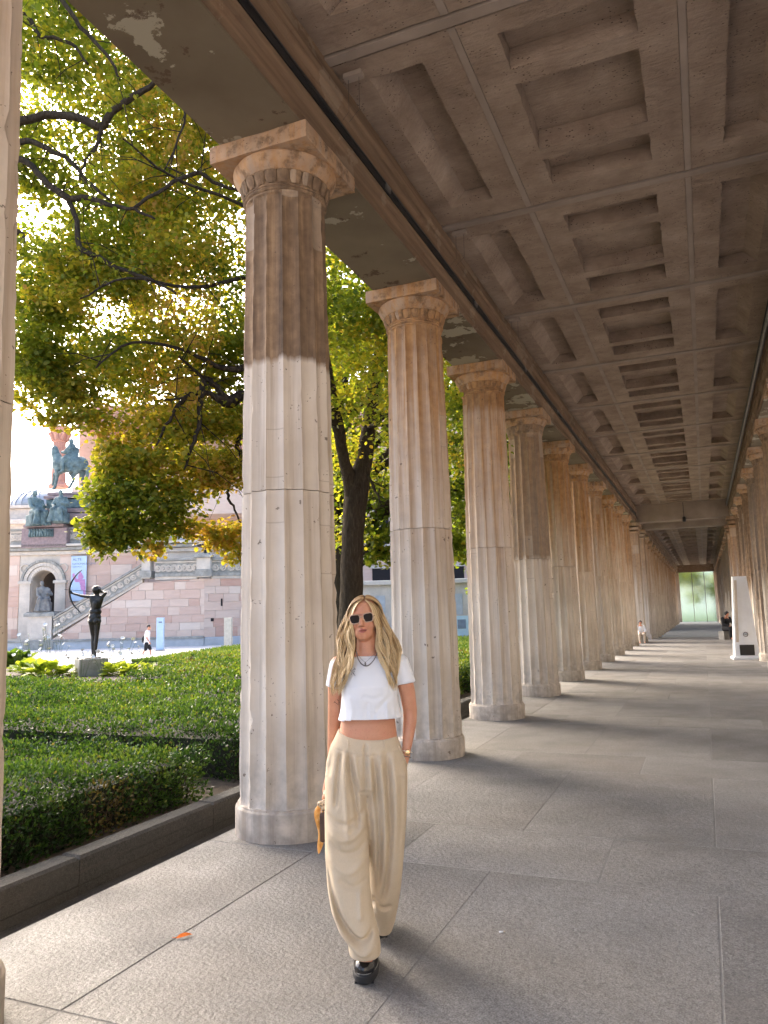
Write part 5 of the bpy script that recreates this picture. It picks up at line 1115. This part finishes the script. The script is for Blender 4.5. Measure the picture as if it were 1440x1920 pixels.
# ------------------------------------------------------------------ the woman; local frame: x sideways, y away, z up
DW = 3.72
def W(u, v, dy=0.0):
    p = at(u, v, DW+dy); return Vector((p.dot(RH), dy, p.z))
wo = empty('person', FH*DW, YAW); tag(wo, 'blonde woman in white cropped tee and wide beige trousers walking towards us', 'person')
def loft(m, rings, n=40, caps=True):
    """rings: (center Vector, rx, ry, fn(angle)->dz or None)"""
    b = len(m.V)
    for c, rx, ry, fn in rings:
        for k in range(n):
            a = 2*math.pi*k/n; ca, sa = math.cos(a), math.sin(a); e = .86                # slightly squared
            x = math.copysign(abs(ca)**e, ca)*rx; y = math.copysign(abs(sa)**e, sa)*ry; m.V.append((c.x+x, c.y+y, c.z+(fn(a) if fn else 0)))
    for i in range(len(rings)-1):
        for k in range(n): k2 = (k+1) % n; m.F.append((b+i*n+k, b+(i+1)*n+k, b+(i+1)*n+k2, b+i*n+k2))
    if caps: m.F.append(tuple(b+k for k in range(n))); m.F.append(tuple(b+(len(rings)-1)*n+k for k in range(n-1, -1, -1)))
    return m
def ring(v, u0, u1, dy, dep, fn=None):
    a, b = W(u0, v, dy), W(u1, v, dy); return ((a+b)/2, (b.x-a.x)/2, dep, fn)
# ---- body
m = MB()
hd = W(685, 1154, 0)
m.ball(hd+Vector((0, .012, .002)), (.069, .090, .088), 20, 14); m.ball(W(682, 1168, -.026), (.058, .062, .066), 16, 12); m.ball(W(682, 1184, -.035), (.048, .050, .046), 14, 10); m.ball(W(682.3, 1192, -.055), (.026, .025, .022)); m.ball(W(681, 1145, -.035), (.055, .052, .045))
for u in (667.5, 695): m.ball(W(u, 1172, -.050), (.021, .024, .022))
m.cap(W(678.5, 1156, -.080), .009, W(677.3, 1170, -.103), .0105, 10); m.ball(W(677.2, 1171.5, -.104), (.0105, .010, .009))
for u in (673.6, 681.2): m.ball(W(u, 1173, -.092), (.0075, .010, .0065))
m.cap(W(664, 1150.5, -.072), .010, W(692, 1149, -.072), .010, 10); m.ball(W(680.5, 1181, -.078), (.022, .012, .010))
for u in (655.5, 708): m.ball(W(u, 1166, .01), (.008, .018, .027))
m.cap(W(688, 1190, .012), .050, W(690, 1232, .022), .058, 16)
loft(m, [ring(1222, 668, 712, .02, .055), ring(1232, 648, 738, .02, .062), ring(1240, 640, 748, .015, .078), ring(1262, 641, 746, .01, .098), ring(1292, 643, 742, .0, .105), ring(1325, 640, 740, .0, .092), ring(1352, 639, 741, .0, .088), ring(1375, 636, 744, .0, .092), ring(1400, 634, 746, .0, .092), ring(1440, 634, 744, .01, .085), ring(1470, 645, 735, .01, .06)])
def limb(p): 
    for (a, ra), (b, rb) in zip(p, p[1:]): m.cap(a, ra, b, rb, 16)
limb([(W(744, 1243, .02), .047), (W(757, 1270, .025), .042), (W(764, 1298, .03), .0385), (W(769, 1332, .035), .034), (W(768.5, 1352, .03), .0335), (W(765.5, 1380, .015), .028), (W(762.5, 1404, .0), .0215), (W(760, 1416, -.005), .023), (W(754, 1432, -.01), .027), (W(748, 1450, -.01), .020)])
for k in range(4): a = W(757-k*5, 1436+k, -.02+.002*k); limb([(a, .0085), (a+Vector((-.012, .004, -.035)), .008), (a+Vector((-.022, .012, -.062)), .007)])
limb([(W(753, 1424, -.025), .010), (W(746, 1436, -.032), .009), (W(742, 1446, -.03), .008)])
limb([(W(636, 1246, .03), .045), (W(630, 1275, .05), .041), (W(628.5, 1310, .07), .036), (W(627, 1345, .09), .033), (W(625, 1385, .10), .029), (W(622, 1430, .11), .021), (W(619, 1455, .11), .024), (W(615, 1482, .11), .028)])
for k in range(4): a = W(609, 1487, .085+.02*k); limb([(a, .009), (a+Vector((-.008, 0, -.028)), .0085), (a+Vector((.012, 0, -.046)), .008), (a+Vector((.026, 0, -.036)), .0075)])
limb([(W(619, 1476, .085), .010), (W(612, 1486, .07), .009), (W(608, 1496, .075), .008)])
limb([(W(655, 1470, 0), .075), (W(655, 1600, -.09), .055), (W(672, 1690, -.10), .05), (W(685, 1800, -.14), .034)]); limb([(W(722, 1470, .02), .075), (W(724, 1600, .07), .055), (W(722, 1680, .2), .05), (W(717, 1735, .29), .034)])
obj('body', fused(m, .0042, 4, .5), M_SKIN, wo)
# lips, brows
M_LIP = mat_plain('lips', (.42, .13, .105), .4, var=.1); lp = MB(); P_, R_ = spline([W(672.5, 1182.5, -.087), W(677, 1180.6, -.0935), W(681, 1180.2, -.0945), W(688, 1180.8, -.089)], [.001, .0035, .0038, .001], 4); lp.tube(P_, R_, 8); P_, R_ = spline([W(673, 1183.3, -.087), W(677, 1185, -.092), W(681, 1185, -.092), W(687.5, 1182.5, -.088)], [.001, .0042, .0042, .001], 4); lp.tube(P_, R_, 8); lp.build('lips', M_LIP, wo, smooth=True)
MB().tube([W(673, 1182.8, -.0905), W(680, 1182.6, -.0965), W(687, 1181.6, -.091)], .0011, 6).build('mouth_line', mat_plain('mouth_line', (.09, .02, .018), .6), wo)
# ---- sunglasses
M_LENS = NT('smoked_lens'); M_LENS.done((.012, .007, .006), .18, spec=.1); M_LENS = M_LENS.m; M_FRAME = mat_plain('pale_gold_frame', (.62, .42, .30), .25, .35, var=.1)
sg = link(bpy.data.objects.new('sunglasses', None), wo)
def lens(c, w, h, tl):
    c = Vector(c); pts = []
    for k in range(28):
        a = 2*math.pi*k/28; x = math.copysign(abs(math.cos(a))**.55, math.cos(a))*w/2; z = math.copysign(abs(math.sin(a))**.55, math.sin(a))*h/2*(1 if math.sin(a) > 0 else .95); x *= 1-.10*(z < 0)
        pts.append(c+Vector((x*math.cos(tl)-z*math.sin(tl), abs(x)*.10, x*math.sin(tl)+z*math.cos(tl))))
    l = MB(); n = len(pts); l.add(pts+[p+Vector((0, .003, 0)) for p in pts], [tuple(range(n)), tuple(range(2*n-1, n-1, -1))]); l.build('lens', M_LENS, sg); MB().tube(pts+[pts[0], pts[1]], .0024, 6).build('rim', M_FRAME, sg, smooth=True); return pts
TL = math.radians(11); lens(W(665.3, 1161.5, -.096), .048, .043, TL*.7); lens(W(690.5, 1157.8, -.093), .047, .043, TL)
MB().tube([W(675, 1158, -.097), W(678, 1156.5, -.101), W(681, 1157, -.097)], .0024, 6).build('bridge', M_FRAME, sg)
MB().tube([W(655.5, 1160.5, -.090), W(653.5, 1161, -.05), W(655, 1163, .02)], .0025, 6).build('temple_arm', M_FRAME, sg); MB().tube([W(700, 1154.5, -.086), W(707, 1155, -.04), W(708, 1159, .02)], .0025, 6).build('temple_arm', M_FRAME, sg)
# ---- tee
def groove(me, lines, gain=1.0):
    """push front-facing cloth along y by ridges (+) and grooves (-); lines: (pts px, amp m, width m)"""
    n = len(me.vertices); co = np.empty(n*3, np.float32); me.vertices.foreach_get('co', co); co = co.reshape(-1, 3); nr = np.empty(n*3, np.float32); me.vertex_normals.foreach_get('vector', nr); nr = nr.reshape(-1, 3); d = np.zeros(n)
    for pts, amp, wd in lines:
        sp = spline([W(u, v, 0 if len(r) == 0 else r[0]) for u, v, *r in pts], [1.0]*len(pts), 6)[0]; P = np.array([[q.x, q.z] for q in sp]); best = np.full(n, 9.0); s_at = np.zeros(n); L = len(P)-1
        for i in range(L):
            a, b = P[i], P[i+1]; ab = b-a; t_ = np.clip(((co[:, [0, 2]]-a) @ ab)/(ab @ ab), 0, 1); dd = np.linalg.norm(co[:, [0, 2]]-(a+t_[:, None]*ab), axis=1); up_ = dd < best; best = np.where(up_, dd, best); s_at = np.where(up_, (i+t_)/L, s_at)
        d += gain*amp*np.exp(-(best/wd)**2)*np.clip(np.minimum(s_at*6+.25, (1-s_at)*5+.1), 0, 1)
    f = np.clip(-nr[:, 1]*1.6+.1, 0, 1); co[:, 1] -= d*f; me.vertices.foreach_set('co', co.ravel()); me.update()
m = MB(); hemf = lambda a: (.012*math.cos(2*a)+.004*math.sin(3*a+1) if True else 0)-.010*(1 if False else 0)
nk = lambda a: (-.012 if math.sin(a) < 0 else .012)*abs(math.sin(a))
loft(m, [ring(1225.5, 670, 708, .012, .064, nk), ring(1229, 658, 726, .016, .070, lambda a: nk(a)*.6), ring(1234, 644, 742, .016, .080), ring(1244, 638, 749, .012, .094), ring(1262, 640, 748, .004, .112), ring(1285, 641, 745.5, -.010, .124), ring(1305, 640.5, 745, -.012, .122), ring(1325, 639, 748, -.008, .119), ring(1338, 636.5, 752, -.006, .122), ring(1350, 633.5, 757.5, -.004, .128), ring(1366, 631, 761, -.004, .134)], 56)
P0 = W(745, 1241, .018); P1 = W(760, 1281, .022)
def sleeve(p0, p1, r0, r1, lean):
    d = (p1-p0).normalized(); q = Vector((0, 0, 1)).rotation_difference(d).to_matrix(); V = []; F = []; n = 24; L = (p1-p0).length
    for i, (s, r) in enumerate(((-.25, r0*.7), (0, r0), (.5, (r0+r1)/2*1.02), (1.0, r1))):
        for k in range(n): a = 2*math.pi*k/n; V.append(p0+q @ Vector((r*math.cos(a), r*1.05*math.sin(a), s*L+(lean*math.cos(a) if s > .9 else 0))))
    for i in range(3):
        for k in range(n): k2 = (k+1) % n; F.append((i*n+k, i*n+k2, (i+1)*n+k2, (i+1)*n+k))
    F += [tuple(range(n-1, -1, -1)), tuple(3*n+k for k in range(n))]; m.add(V, F)
sleeve(P0, P1, .054, .050, -.010); sleeve(W(640, 1246, .028), W(630, 1289, .05), .054, .049, .008)
tee = fused(m, .0045, 2, .35)
groove(tee, [([(728, 1250), (735, 1275), (742, 1292)], -.008, .010), ([(660, 1262), (648, 1285), (641, 1300)], -.005, .010), ([(735, 1298), (715, 1318), (700, 1340)], -.006, .012), ([(655, 1300), (662, 1325), (660, 1348)], .006, .012), ([(725, 1310), (728, 1345)], .007, .010), ([(742, 1310), (745, 1344)], -.006, .008), ([(690, 1310), (688, 1346)], -.004, .012), ([(680, 1300), (700, 1305), (720, 1300)], -.004, .012), ([(644, 1320), (646, 1352)], -.005, .008), ([(705, 1325), (708, 1346)], .004, .008)])
M_TEEW = NT('white_jersey'); co = M_TEEW.coord(); M_TEEW.done((.76, .775, .81), .92, M_TEEW.bump(M_TEEW.noise(co, 300, 2), .08, .002), spec=.2); M_TEEW = M_TEEW.m
bm = bmesh.new(); bm.from_mesh(tee)
def hem_z(x):
    u = 690+x/.00263+34
    return W(690, 1343.5+.0011*(u-694)**2*(1.0 if u < 694 else .25)+.5*math.sin(u*.13)).z
bmesh.ops.delete(bm, geom=[v for v in bm.verts if v.co.z < hem_z(v.co.x)], context='VERTS'); bm.to_mesh(tee); bm.free()
to = obj('t_shirt', tee, M_TEEW, wo); so_ = to.modifiers.new('cloth', 'SOLIDIFY'); so_.thickness = .003
M_INKD = mat_plain('dark_thread', (.10, .11, .16), .8); em = MB()
for seg in (((654, 1251), (659.5, 1259)), ((660, 1252.5), (653.5, 1262)), ((664, 1252), (666.5, 1255.5)), ((661, 1256), (667, 1254)), ((660.5, 1257), (659, 1266)), ((661, 1257.5), (665, 1259), (661, 1261.5)), ((661.5, 1261.5), (666, 1267.5)), ((655.5, 1256), (658, 1254.5)), ((663, 1262), (664.5, 1264.5))):
    em.tube([W(u, v, -.113-.006*(v-1251)/16) for u, v in seg], .0009, 4)
EMB = em.build('embroidered_emblem', M_INKD, to)
# ---- trousers
wf = lambda a: -.030*max(0, -math.sin(a))+.012*max(0, math.cos(a))*-.2+.018*max(0, -math.cos(a))
m = MB(); 
loft(m, [ring(1372, 634.5, 742.5, 0, .100, wf), ring(1384, 629, 746, 0, .108, lambda a: wf(a)*.8), ring(1400, 619, 752, 0, .117, lambda a: wf(a)*.4), ring(1425, 612, 762, -.005, .126), ring(1448, 610, 764, -.006, .128), ring(1470, 618, 756, -.004, .116), ring(1486, 640, 735, 0, .08)], 56)
loft(m, [ring(1425, 616, 690, -.002, .112), ring(1448, 610, 690, -.004, .124), ring(1475, 609.5, 690, -.008, .126), ring(1500, 609, 689, -.015, .124), ring(1533, 609, 690, -.03, .120), ring(1604, 610, 692, -.07, .114), ring(1660, 614, 694, -.105, .108), ring(1704, 621.5, 699, -.135, .105), ring(1740, 635, 708, -.155, .10), ring(1765, 652.5, 713, -.165, .094), ring(1786, 655, 714, -.165, .094)], 56)
loft(m, [ring(1425, 684, 758, -.002, .112), ring(1448, 683, 764, -.003, .124), ring(1475, 683, 764, .006, .126), ring(1500, 684, 763, .018, .124), ring(1533, 685, 762, .04, .120), ring(1604, 688, 757, .095, .115), ring(1660, 691, 752, .15, .105), ring(1693, 693.5, 747, .185, .098), ring(1722, 699, 741.5, .225, .092), ring(1742, 704, 735, .255, .088)], 56)
tr_ = fused(m, .006, 4, .45)
n = len(tr_.vertices)
groove(tr_, [
 ([(657, 1404), (661, 1440), (668, 1490), (674, 1540)], -.016, .011), ([(641, 1404), (636, 1450), (632, 1505)], -.013, .011), ([(648, 1406), (649, 1450), (652, 1500), (656, 1560)], .012, .012), ([(668, 1406), (672, 1440), (680, 1475)], .008, .010), ([(624, 1410), (618, 1450)], -.006, .010),
 ([(687, 1505), (668, 1525), (640, 1530), (615, 1512)], -.009, .013), ([(689, 1530), (665, 1552), (640, 1555), (618, 1538)], .009, .014), ([(690, 1560), (668, 1578), (642, 1578), (622, 1560)], -.009, .013), ([(690, 1590), (660, 1610), (635, 1600), (618, 1580)], .008, .015), ([(691, 1625), (665, 1635), (640, 1622)], -.007, .013),
 ([(616, 1600), (628, 1650), (648, 1695), (675, 1722), (692, 1718), (700, 1702)], -.022, .012), ([(619, 1625), (633, 1680), (655, 1718), (682, 1741), (704, 1732)], .016, .013), ([(640, 1742), (665, 1762), (700, 1764)], -.009, .012), ([(650, 1765), (680, 1782), (712, 1778)], .006, .010), ([(678, 1640), (680, 1690)], .008, .012),
 ([(655, 1782, -.1), (684, 1786, -.1), (713, 1784, -.1)], -.003, .004),
 ([(686, 1388), (686, 1430), (687, 1476)], -.010, .008), ([(702, 1408), (706, 1470), (711, 1540), (712, 1620), (708, 1680)], -.015, .012), ([(713, 1406), (719, 1480), (722, 1560), (720, 1640)], .013, .012), ([(724, 1404), (729, 1480), (732, 1560), (726, 1650), (716, 1700)], -.017, .012), ([(737, 1408), (742, 1470), (744, 1550)], .009, .014), ([(752, 1440), (753, 1520), (748, 1600)], -.006, .012), ([(694, 1410), (697, 1450), (699, 1500)], .009, .009), ([(700, 1690), (715, 1715), (735, 1712)], -.010, .012),
 ([(619, 1396), (650, 1404), (686, 1409), (725, 1406), (752, 1398)], -.003, .005)], 1.7)
# the waist: cut the top cap so that it reads as an open band
M_LIN = NT('beige_linen'); co = M_LIN.coord(); w1 = M_LIN.noise(M_LIN.coord(scale=(400, 400, 30)), 1.0, 2); w2 = M_LIN.noise(co, 8, 4)
c = M_LIN.ramp(w2, [(.3, (.56, .455, .325)), (.7, (.64, .53, .39))]); c = M_LIN.mix(.25, c, M_LIN.ramp(w1, [(.3, (.48, .385, .27)), (.7, (.68, .565, .415))])); M_LIN.done(c, .92, M_LIN.bump(w1, .12, .002), spec=.15); M_LIN = M_LIN.m
to2 = obj('trousers', tr_, M_LIN, wo)
for u in (653, 720.5):
    MB().tube([W(u, 1388, -.112), W(u+.6, 1396, -.122), W(u+.4, 1405, -.121)], .0035, 6).build('belt_loop', M_LIN, to2)
MB().tube([W(746, 1396, -.085), W(752, 1410, -.096), W(759, 1424, -.085), W(764, 1436, -.04)], .0022, 6).build('pocket_edge', M_LIN, to2)
# ---- shoes
M_LEA = NT('black_leather'); M_LEA.done((.012, .011, .011), .22, M_LEA.bump(M_LEA.noise(M_LEA.coord(), 40, 3), .05, .003), spec=.6); M_LEA = M_LEA.m; M_RUB = mat_plain('black_rubber', (.022, .022, .023), .75); M_STI = mat_plain('welt_stitch', (.20, .19, .17), .8)
def shoe(c, rz, lift):
    e = link(bpy.data.objects.new('shoe', None), wo); e.location = c; e.rotation_euler = (lift, 0, rz)
    out = []
    for k in range(28):
        a = 2*math.pi*k/28; y = math.sin(a)*.138; w = .047+.010*math.cos((y+.05)*14)*(1 if y < .08 else .8); out.append((math.copysign(abs(math.cos(a))**.75, math.cos(a))*w, y))
    s = MB(); n = len(out)
    V = [(x*.97, y*.98, 0) for x, y in out]+[(x*1.06, y*1.03, .010) for x, y in out]+[(x*1.08, y*1.04, .034) for x, y in out]+[(x*.98, y*.97, .040) for x, y in out]; F = [tuple(range(n-1, -1, -1)), tuple(3*n+k for k in range(n))]
    for i in range(3): F += [(i*n+k, i*n+(k+1) % n, (i+1)*n+(k+1) % n, (i+1)*n+k) for k in range(n)]
    s.add(V, F); s.build('sole', M_RUB, e, angle=50)
    for q in range(9): MB().box((0, -.11+q*.027, .001), (.085, .012, .008)).build('tread_bar', M_RUB, e)
    MB().tube([(x*1.0, y*.985, .042) for x, y in out]+[(out[0][0]*1.0, out[0][1]*.985, .042)], .0022, 5).build('welt', M_STI, e)
    u = MB(); u.ball((0, -.080, .050), (.050, .058, .042)); u.ball((0, -.02, .060), (.047, .06, .05)); u.ball((0, .06, .064), (.042, .068, .052)); u.cap((0, .05, .08), .045, (0, .055, .15), .040); u.box((0, .0, .042), (.07, .2, .012)); me = fused(u, .006, 4); obj('upper', me, M_LEA, e)
    MB().tube([(-.046, -.035, .078), (-.03, -.045, .108), (0, -.048, .118), (.03, -.045, .108), (.046, -.035, .078)], .008, 6, sq=.5).build('strap', M_LEA, e, smooth=True); return e
f1 = W(685, 1843, -.17); shoe((f1.x+.002, -.06, .004), -.06, 0.0); shoe((W(716, 1757, .28).x, .36, .035), -.12, .10)
# ---- hair
t = NT('blonde_hair'); a = t.attr('tint', 'GEOMETRY').outputs['Fac']; t.done(t.ramp(a, [(0, (.07, .032, .011)), (.3, (.25, .135, .052)), (.6, (.54, .355, .16)), (1, (.84, .66, .39))]), .38, spec=.5); M_HAIR = t.m
hr = np.random.default_rng(5); HV, HQ, HT = [], [], []
def strand(pts, r, tint, n=4):
    m_ = MB(); k = len(pts); rad = [r*min(1, .5+i*.5)*(1-.75*max(0, (i/(k-1)-.75)/.25)) for i in range(k)]; m_.tube(pts, rad, n, cap=False, sq=.55, twist=hr.uniform(0, 3)); b = sum(len(v) for v in HV); HV.append(np.array([tuple(v) for v in m_.V])); HQ.append(np.array(m_.F)+b); HT.append(np.clip(np.full(len(m_.V), tint)+np.repeat(np.linspace(-.12, .12, k), n), 0, 1))
LV = [(1124, 680, 672, -.050, .0), (1131, 671, 660, -.078, .0), (1142, 664, 652, -.086, .01), (1160, 659.5, 645, -.082, .015), (1180, 660, 638, -.058, .02), (1200, 663, 633, -.05, .01), (1220, 668, 631, -.072, -.02), (1240, 661, 628.5, -.112, -.05), (1260, 652, 626.5, -.122, -.062), (1280, 645, 623, -.118, -.066), (1305, 640, 620, -.10, -.055)]
RV = [(1124, 683, 694, -.050, .0), (1131, 691, 706, -.080, .0), (1142, 697, 716, -.088, .01), (1160, 701, 724, -.082, .015), (1180, 704, 736, -.056, .02), (1200, 706, 745, -.05, .01), (1220, 709, 749, -.074, -.02), (1240, 715.5, 746, -.114, -.05), (1260, 721.5, 747, -.124, -.06), (1280, 729.5, 747, -.12, -.055), (1296, 733, 744, -.11, -.06)]
def side(LVL, n, sgn):
    for i in range(n):
        s = hr.random()**.9; lay = hr.random(); ph = hr.uniform(0, 6.28); fr_ = hr.uniform(.055, .085); amp = hr.uniform(2.6, 5.6); end = hr.uniform(.80, 1.0) if s > .25 else hr.uniform(.86, 1.0); pts = []; tq = hr.uniform(0, 1)
        clumpph = int(s*6)*1.9+ph*.30; fr_ = .075+.012*math.sin(int(s*6)*2.1)
        for j in range(26):
            q = j/25*end*(len(LVL)-1); a_ = LVL[int(q)]; b_ = LVL[min(int(q)+1, len(LVL)-1)]; f_ = q-int(q); L = [x*(1-f_)+y*f_ for x, y in zip(a_, b_)]
            g = min(1, max(0, (L[0]-1145)/45)); u = L[1]*(1-s)+L[2]*s+amp*g*math.sin(L[0]*fr_+clumpph); yy = L[3]*(1-s)+L[4]*s+lay*.035*(1 if L[0] > 1150 else .6)+g*.010*math.cos(L[0]*fr_*1.1+clumpph)
            if L[0] < 1150: w_ = (1150-L[0])/23; yy += tq*.09*w_*lay; 
            pts.append(W(u, L[0]-(1-g)*0, yy))
        strand(pts, hr.uniform(.0010, .0026), .74+.17*math.sin(int(s*9)*2.4+sgn)+hr.normal()*.16-lay*.30+(.12 if s < .3 else 0)-(.22 if s < .12 and hr.random() < .4 else 0))
side(LV, 620, -1); side(RV, 720, 1)
for i in range(150):            # hair behind the neck
    u0 = hr.uniform(655, 712); u1 = u0+(u0-684)*hr.uniform(.5, 1.0); ph = hr.uniform(0, 6); pts = [W(684+(u0-684)*min(1, .3+j/8)+(u1-u0)*(j/16)**1.2+1.5*math.sin(j*.8+ph), 1130+j*8.5, .075-.02*abs(u0-684)/30+.02*math.sin(j*.4)) for j in range(17)]; strand(pts, hr.uniform(.002, .0032), .25+hr.normal()*.12)
for i in range(150):            # over the crown, from the parting
    tq = hr.random(); sg_ = hr.choice([-1, 1]); y0 = -.055+tq*.13; pts = []
    for j in range(12):
        a = j/11*1.75; pts.append(hd+Vector((sg_*(.084*math.sin(a)+.003), y0*(1-.15*j/11)+.004, .097*math.cos(a)*math.sqrt(max(.05, 1-((y0-.012)/.105)**2))+.003-.0)))
    strand(pts, hr.uniform(.002, .0034), .50+hr.normal()*.14)
for i in range(80):             # flyaways
    sg_ = -1 if hr.random() < .35 else 1; LVL = LV if sg_ < 0 else RV; k0 = hr.integers(2, 7); L = LVL[k0]; d = hr.uniform(4, 20); pts = [W(L[2]+sg_*(d*(j/8)**1.6)+math.sin(j+i)*.8, L[0]+hr.uniform(4, 7)*j, L[4]) for j in range(9)]; strand(pts, .0006, .75)
ho = obj('hair', np_mesh('hair', np.concatenate(HV), np.concatenate(HQ), M_HAIR, True, {'tint': np.concatenate(HT)}), None, wo)
hc = MB().ball(hd+Vector((0.001, .030, .006)), (.078, .087, .091), 24, 16); me = hc.mesh('hair_cap', M_HAIR, True); at_ = me.attributes.new('tint', 'FLOAT', 'POINT'); at_.data.foreach_set('value', [.3]*len(me.vertices)); link(bpy.data.objects.new('hair_cap', me), ho)
# ---- jewellery, watch
M_SILV = mat_plain('dark_silver', (.16, .15, .15), .3, .8); M_GOLD = mat_plain('gold', (.80, .55, .30), .25, .9); M_WSTR = mat_plain('watch_face', (.75, .62, .48), .3)
def chain(pts, r, nm, mat, beads=0):
    P_, R_ = spline([W(*p) for p in pts], [r]*len(pts), 5); b = MB(); b.tube(P_, R_, 5)
    if beads:
        for i in range(0, len(P_), 1): b.ball(P_[i], r*1.9, 6, 4)
    return b.build(nm, mat, wo, smooth=True)
chain([(668, 1222, -.06), (671, 1234, -.098), (677, 1244, -.116), (685, 1248.5, -.121), (693, 1246, -.119), (702, 1236, -.105), (708, 1222, -.06)], .0017, 'necklace', M_SILV, 1)
chain([(669, 1224, -.066), (676, 1234, -.104), (685, 1241, -.116), (694, 1234, -.106), (704, 1224, -.07)], .0008, 'fine_necklace', M_SILV)
MB().ball(W(685, 1244.5, -.120), (.0045, .003, .009)).build('pendant', M_SILV, wo, smooth=True)
MB().ball(W(662.3, 1196.5, -.03), (.0035, .003, .011)).build('earring', M_TEEW, wo, smooth=True)
wt = link(bpy.data.objects.new('wristwatch', None), wo); c0 = W(762.3, 1409, -.002); ax_ = (W(765.5, 1380, .015)-W(760, 1416, -.005)).normalized(); e1 = ax_.cross(Vector((0, 1, 0))).normalized(); e2 = ax_.cross(e1)
MB().tube([c0+(e1*math.cos(k*.3)+e2*math.sin(k*.3))*.0255 for k in range(23)], .0055, 6, sq=.45).build('strap', M_WSTR, wt, smooth=True); MB().ball(c0+Vector((.004, -.026, 0)), (.014, .005, .014)).build('case', M_GOLD, wt, smooth=True)
MB().tube([c0-ax_*.024+(e1*math.cos(k*.3)+e2*math.sin(k*.3))*.0265 for k in range(23)], .0018, 5).build('bracelet', M_SILV, wo)
tt = MB()
for seg in (((625, 1306), (630, 1312), (626, 1318)), ((630, 1308), (635, 1315)), ((627, 1316), (634, 1321), (636, 1316))): tt.tube([W(u, v, .036) for u, v in seg], .0012, 4)
tt.build('tattoo', mat_plain('tattoo_ink', (.10, .055, .04), .7), wo)
# ---- handbag with orange scarf, carried low at her side
hb_ = empty('handbag', FH*DW, YAW); tag(hb_, 'small brown handbag with orange scarf tied on, carried at her left hip', 'handbag')
hb_['label'] = 'small brown handbag with an orange scarf tied on, hanging beside the beige trousers'
M_BRN = mat_plain('brown_leather', (.085, .045, .028), .5, var=.3); t = NT('orange_silk'); n1 = t.noise(t.coord(), 45, 3); M_SCARF = t.done(t.ramp(n1, [(.3, (.62, .25, .05)), (.55, (.80, .40, .10)), (.7, (.85, .55, .28))]), .55)
t = NT('patterned_silk'); M_KNOT = t.done(t.ramp(t.vor(t.coord(), 90).outputs['Distance'], [(.2, (.10, .06, .035)), (.5, (.45, .33, .20)), (.8, (.65, .52, .36))]), .6)
m = MB(); a_, b_ = W(603, 1570, .13), W(640, 1514, .13); m.box(((a_.x+b_.x)/2, .13, (a_.z+b_.z)/2), (b_.x-a_.x, .20, b_.z-a_.z)); me = fused(m, .008, 10); obj('bag_body', me, M_BRN, hb_)
P_, R_ = spline([W(606, 1520, .06), W(607, 1500, .08), W(612, 1492, .11), W(607, 1500, .16), W(606, 1520, .20)], [.006]*5, 5); MB().tube(P_, R_, 8).build('handle', M_BRN, hb_, smooth=True)
m = MB(); kc = W(602, 1508, .06); m.ball(kc, (.020, .018, .017)); m.ball(kc+Vector((.022, .0, .012)), (.018, .016, .013)); m.ball(kc+Vector((.012, -.008, -.015)), (.014, .014, .018)); obj('scarf_knot', fused(m, .005, 2), M_KNOT, hb_)
def ribbon(pts, nm):
    m = MB(); 
    for i, (u, v, w, dy) in enumerate(pts):
        c = W(u, v, dy); w *= .00263
        m.V += [c+Vector((-w/2, .003, 0)), c+Vector((-w*.1, -.006, 0)), c+Vector((w*.2, .004, 0)), c+Vector((w/2, -.003, 0))]
        if i: b = i*4; m.F += [(b-4+k, b-3+k, b+1+k, b+k) for k in range(3)]
    o = m.build(nm, M_SCARF, hb_, smooth=True); s_ = o.modifiers.new('t', 'SOLIDIFY'); s_.thickness = .0025; u_ = o.modifiers.new('s', 'SUBSURF'); u_.levels = 1; u_.render_levels = 2
ribbon([(601, 1508, 8, .055), (596.5, 1516, 11, .05), (594.5, 1526, 13, .05), (597, 1540, 12, .052), (600, 1554, 9, .055), (601.5, 1566, 8, .055), (602, 1578, 13, .05), (599.5, 1590, 10, .05), (598, 1601, 2, .05)], 'scarf_tail')
ribbon([(606, 1512, 6, .06), (607, 1522, 7, .055), (606.5, 1534, 6, .055), (606, 1546, 4, .06)], 'scarf_tail')
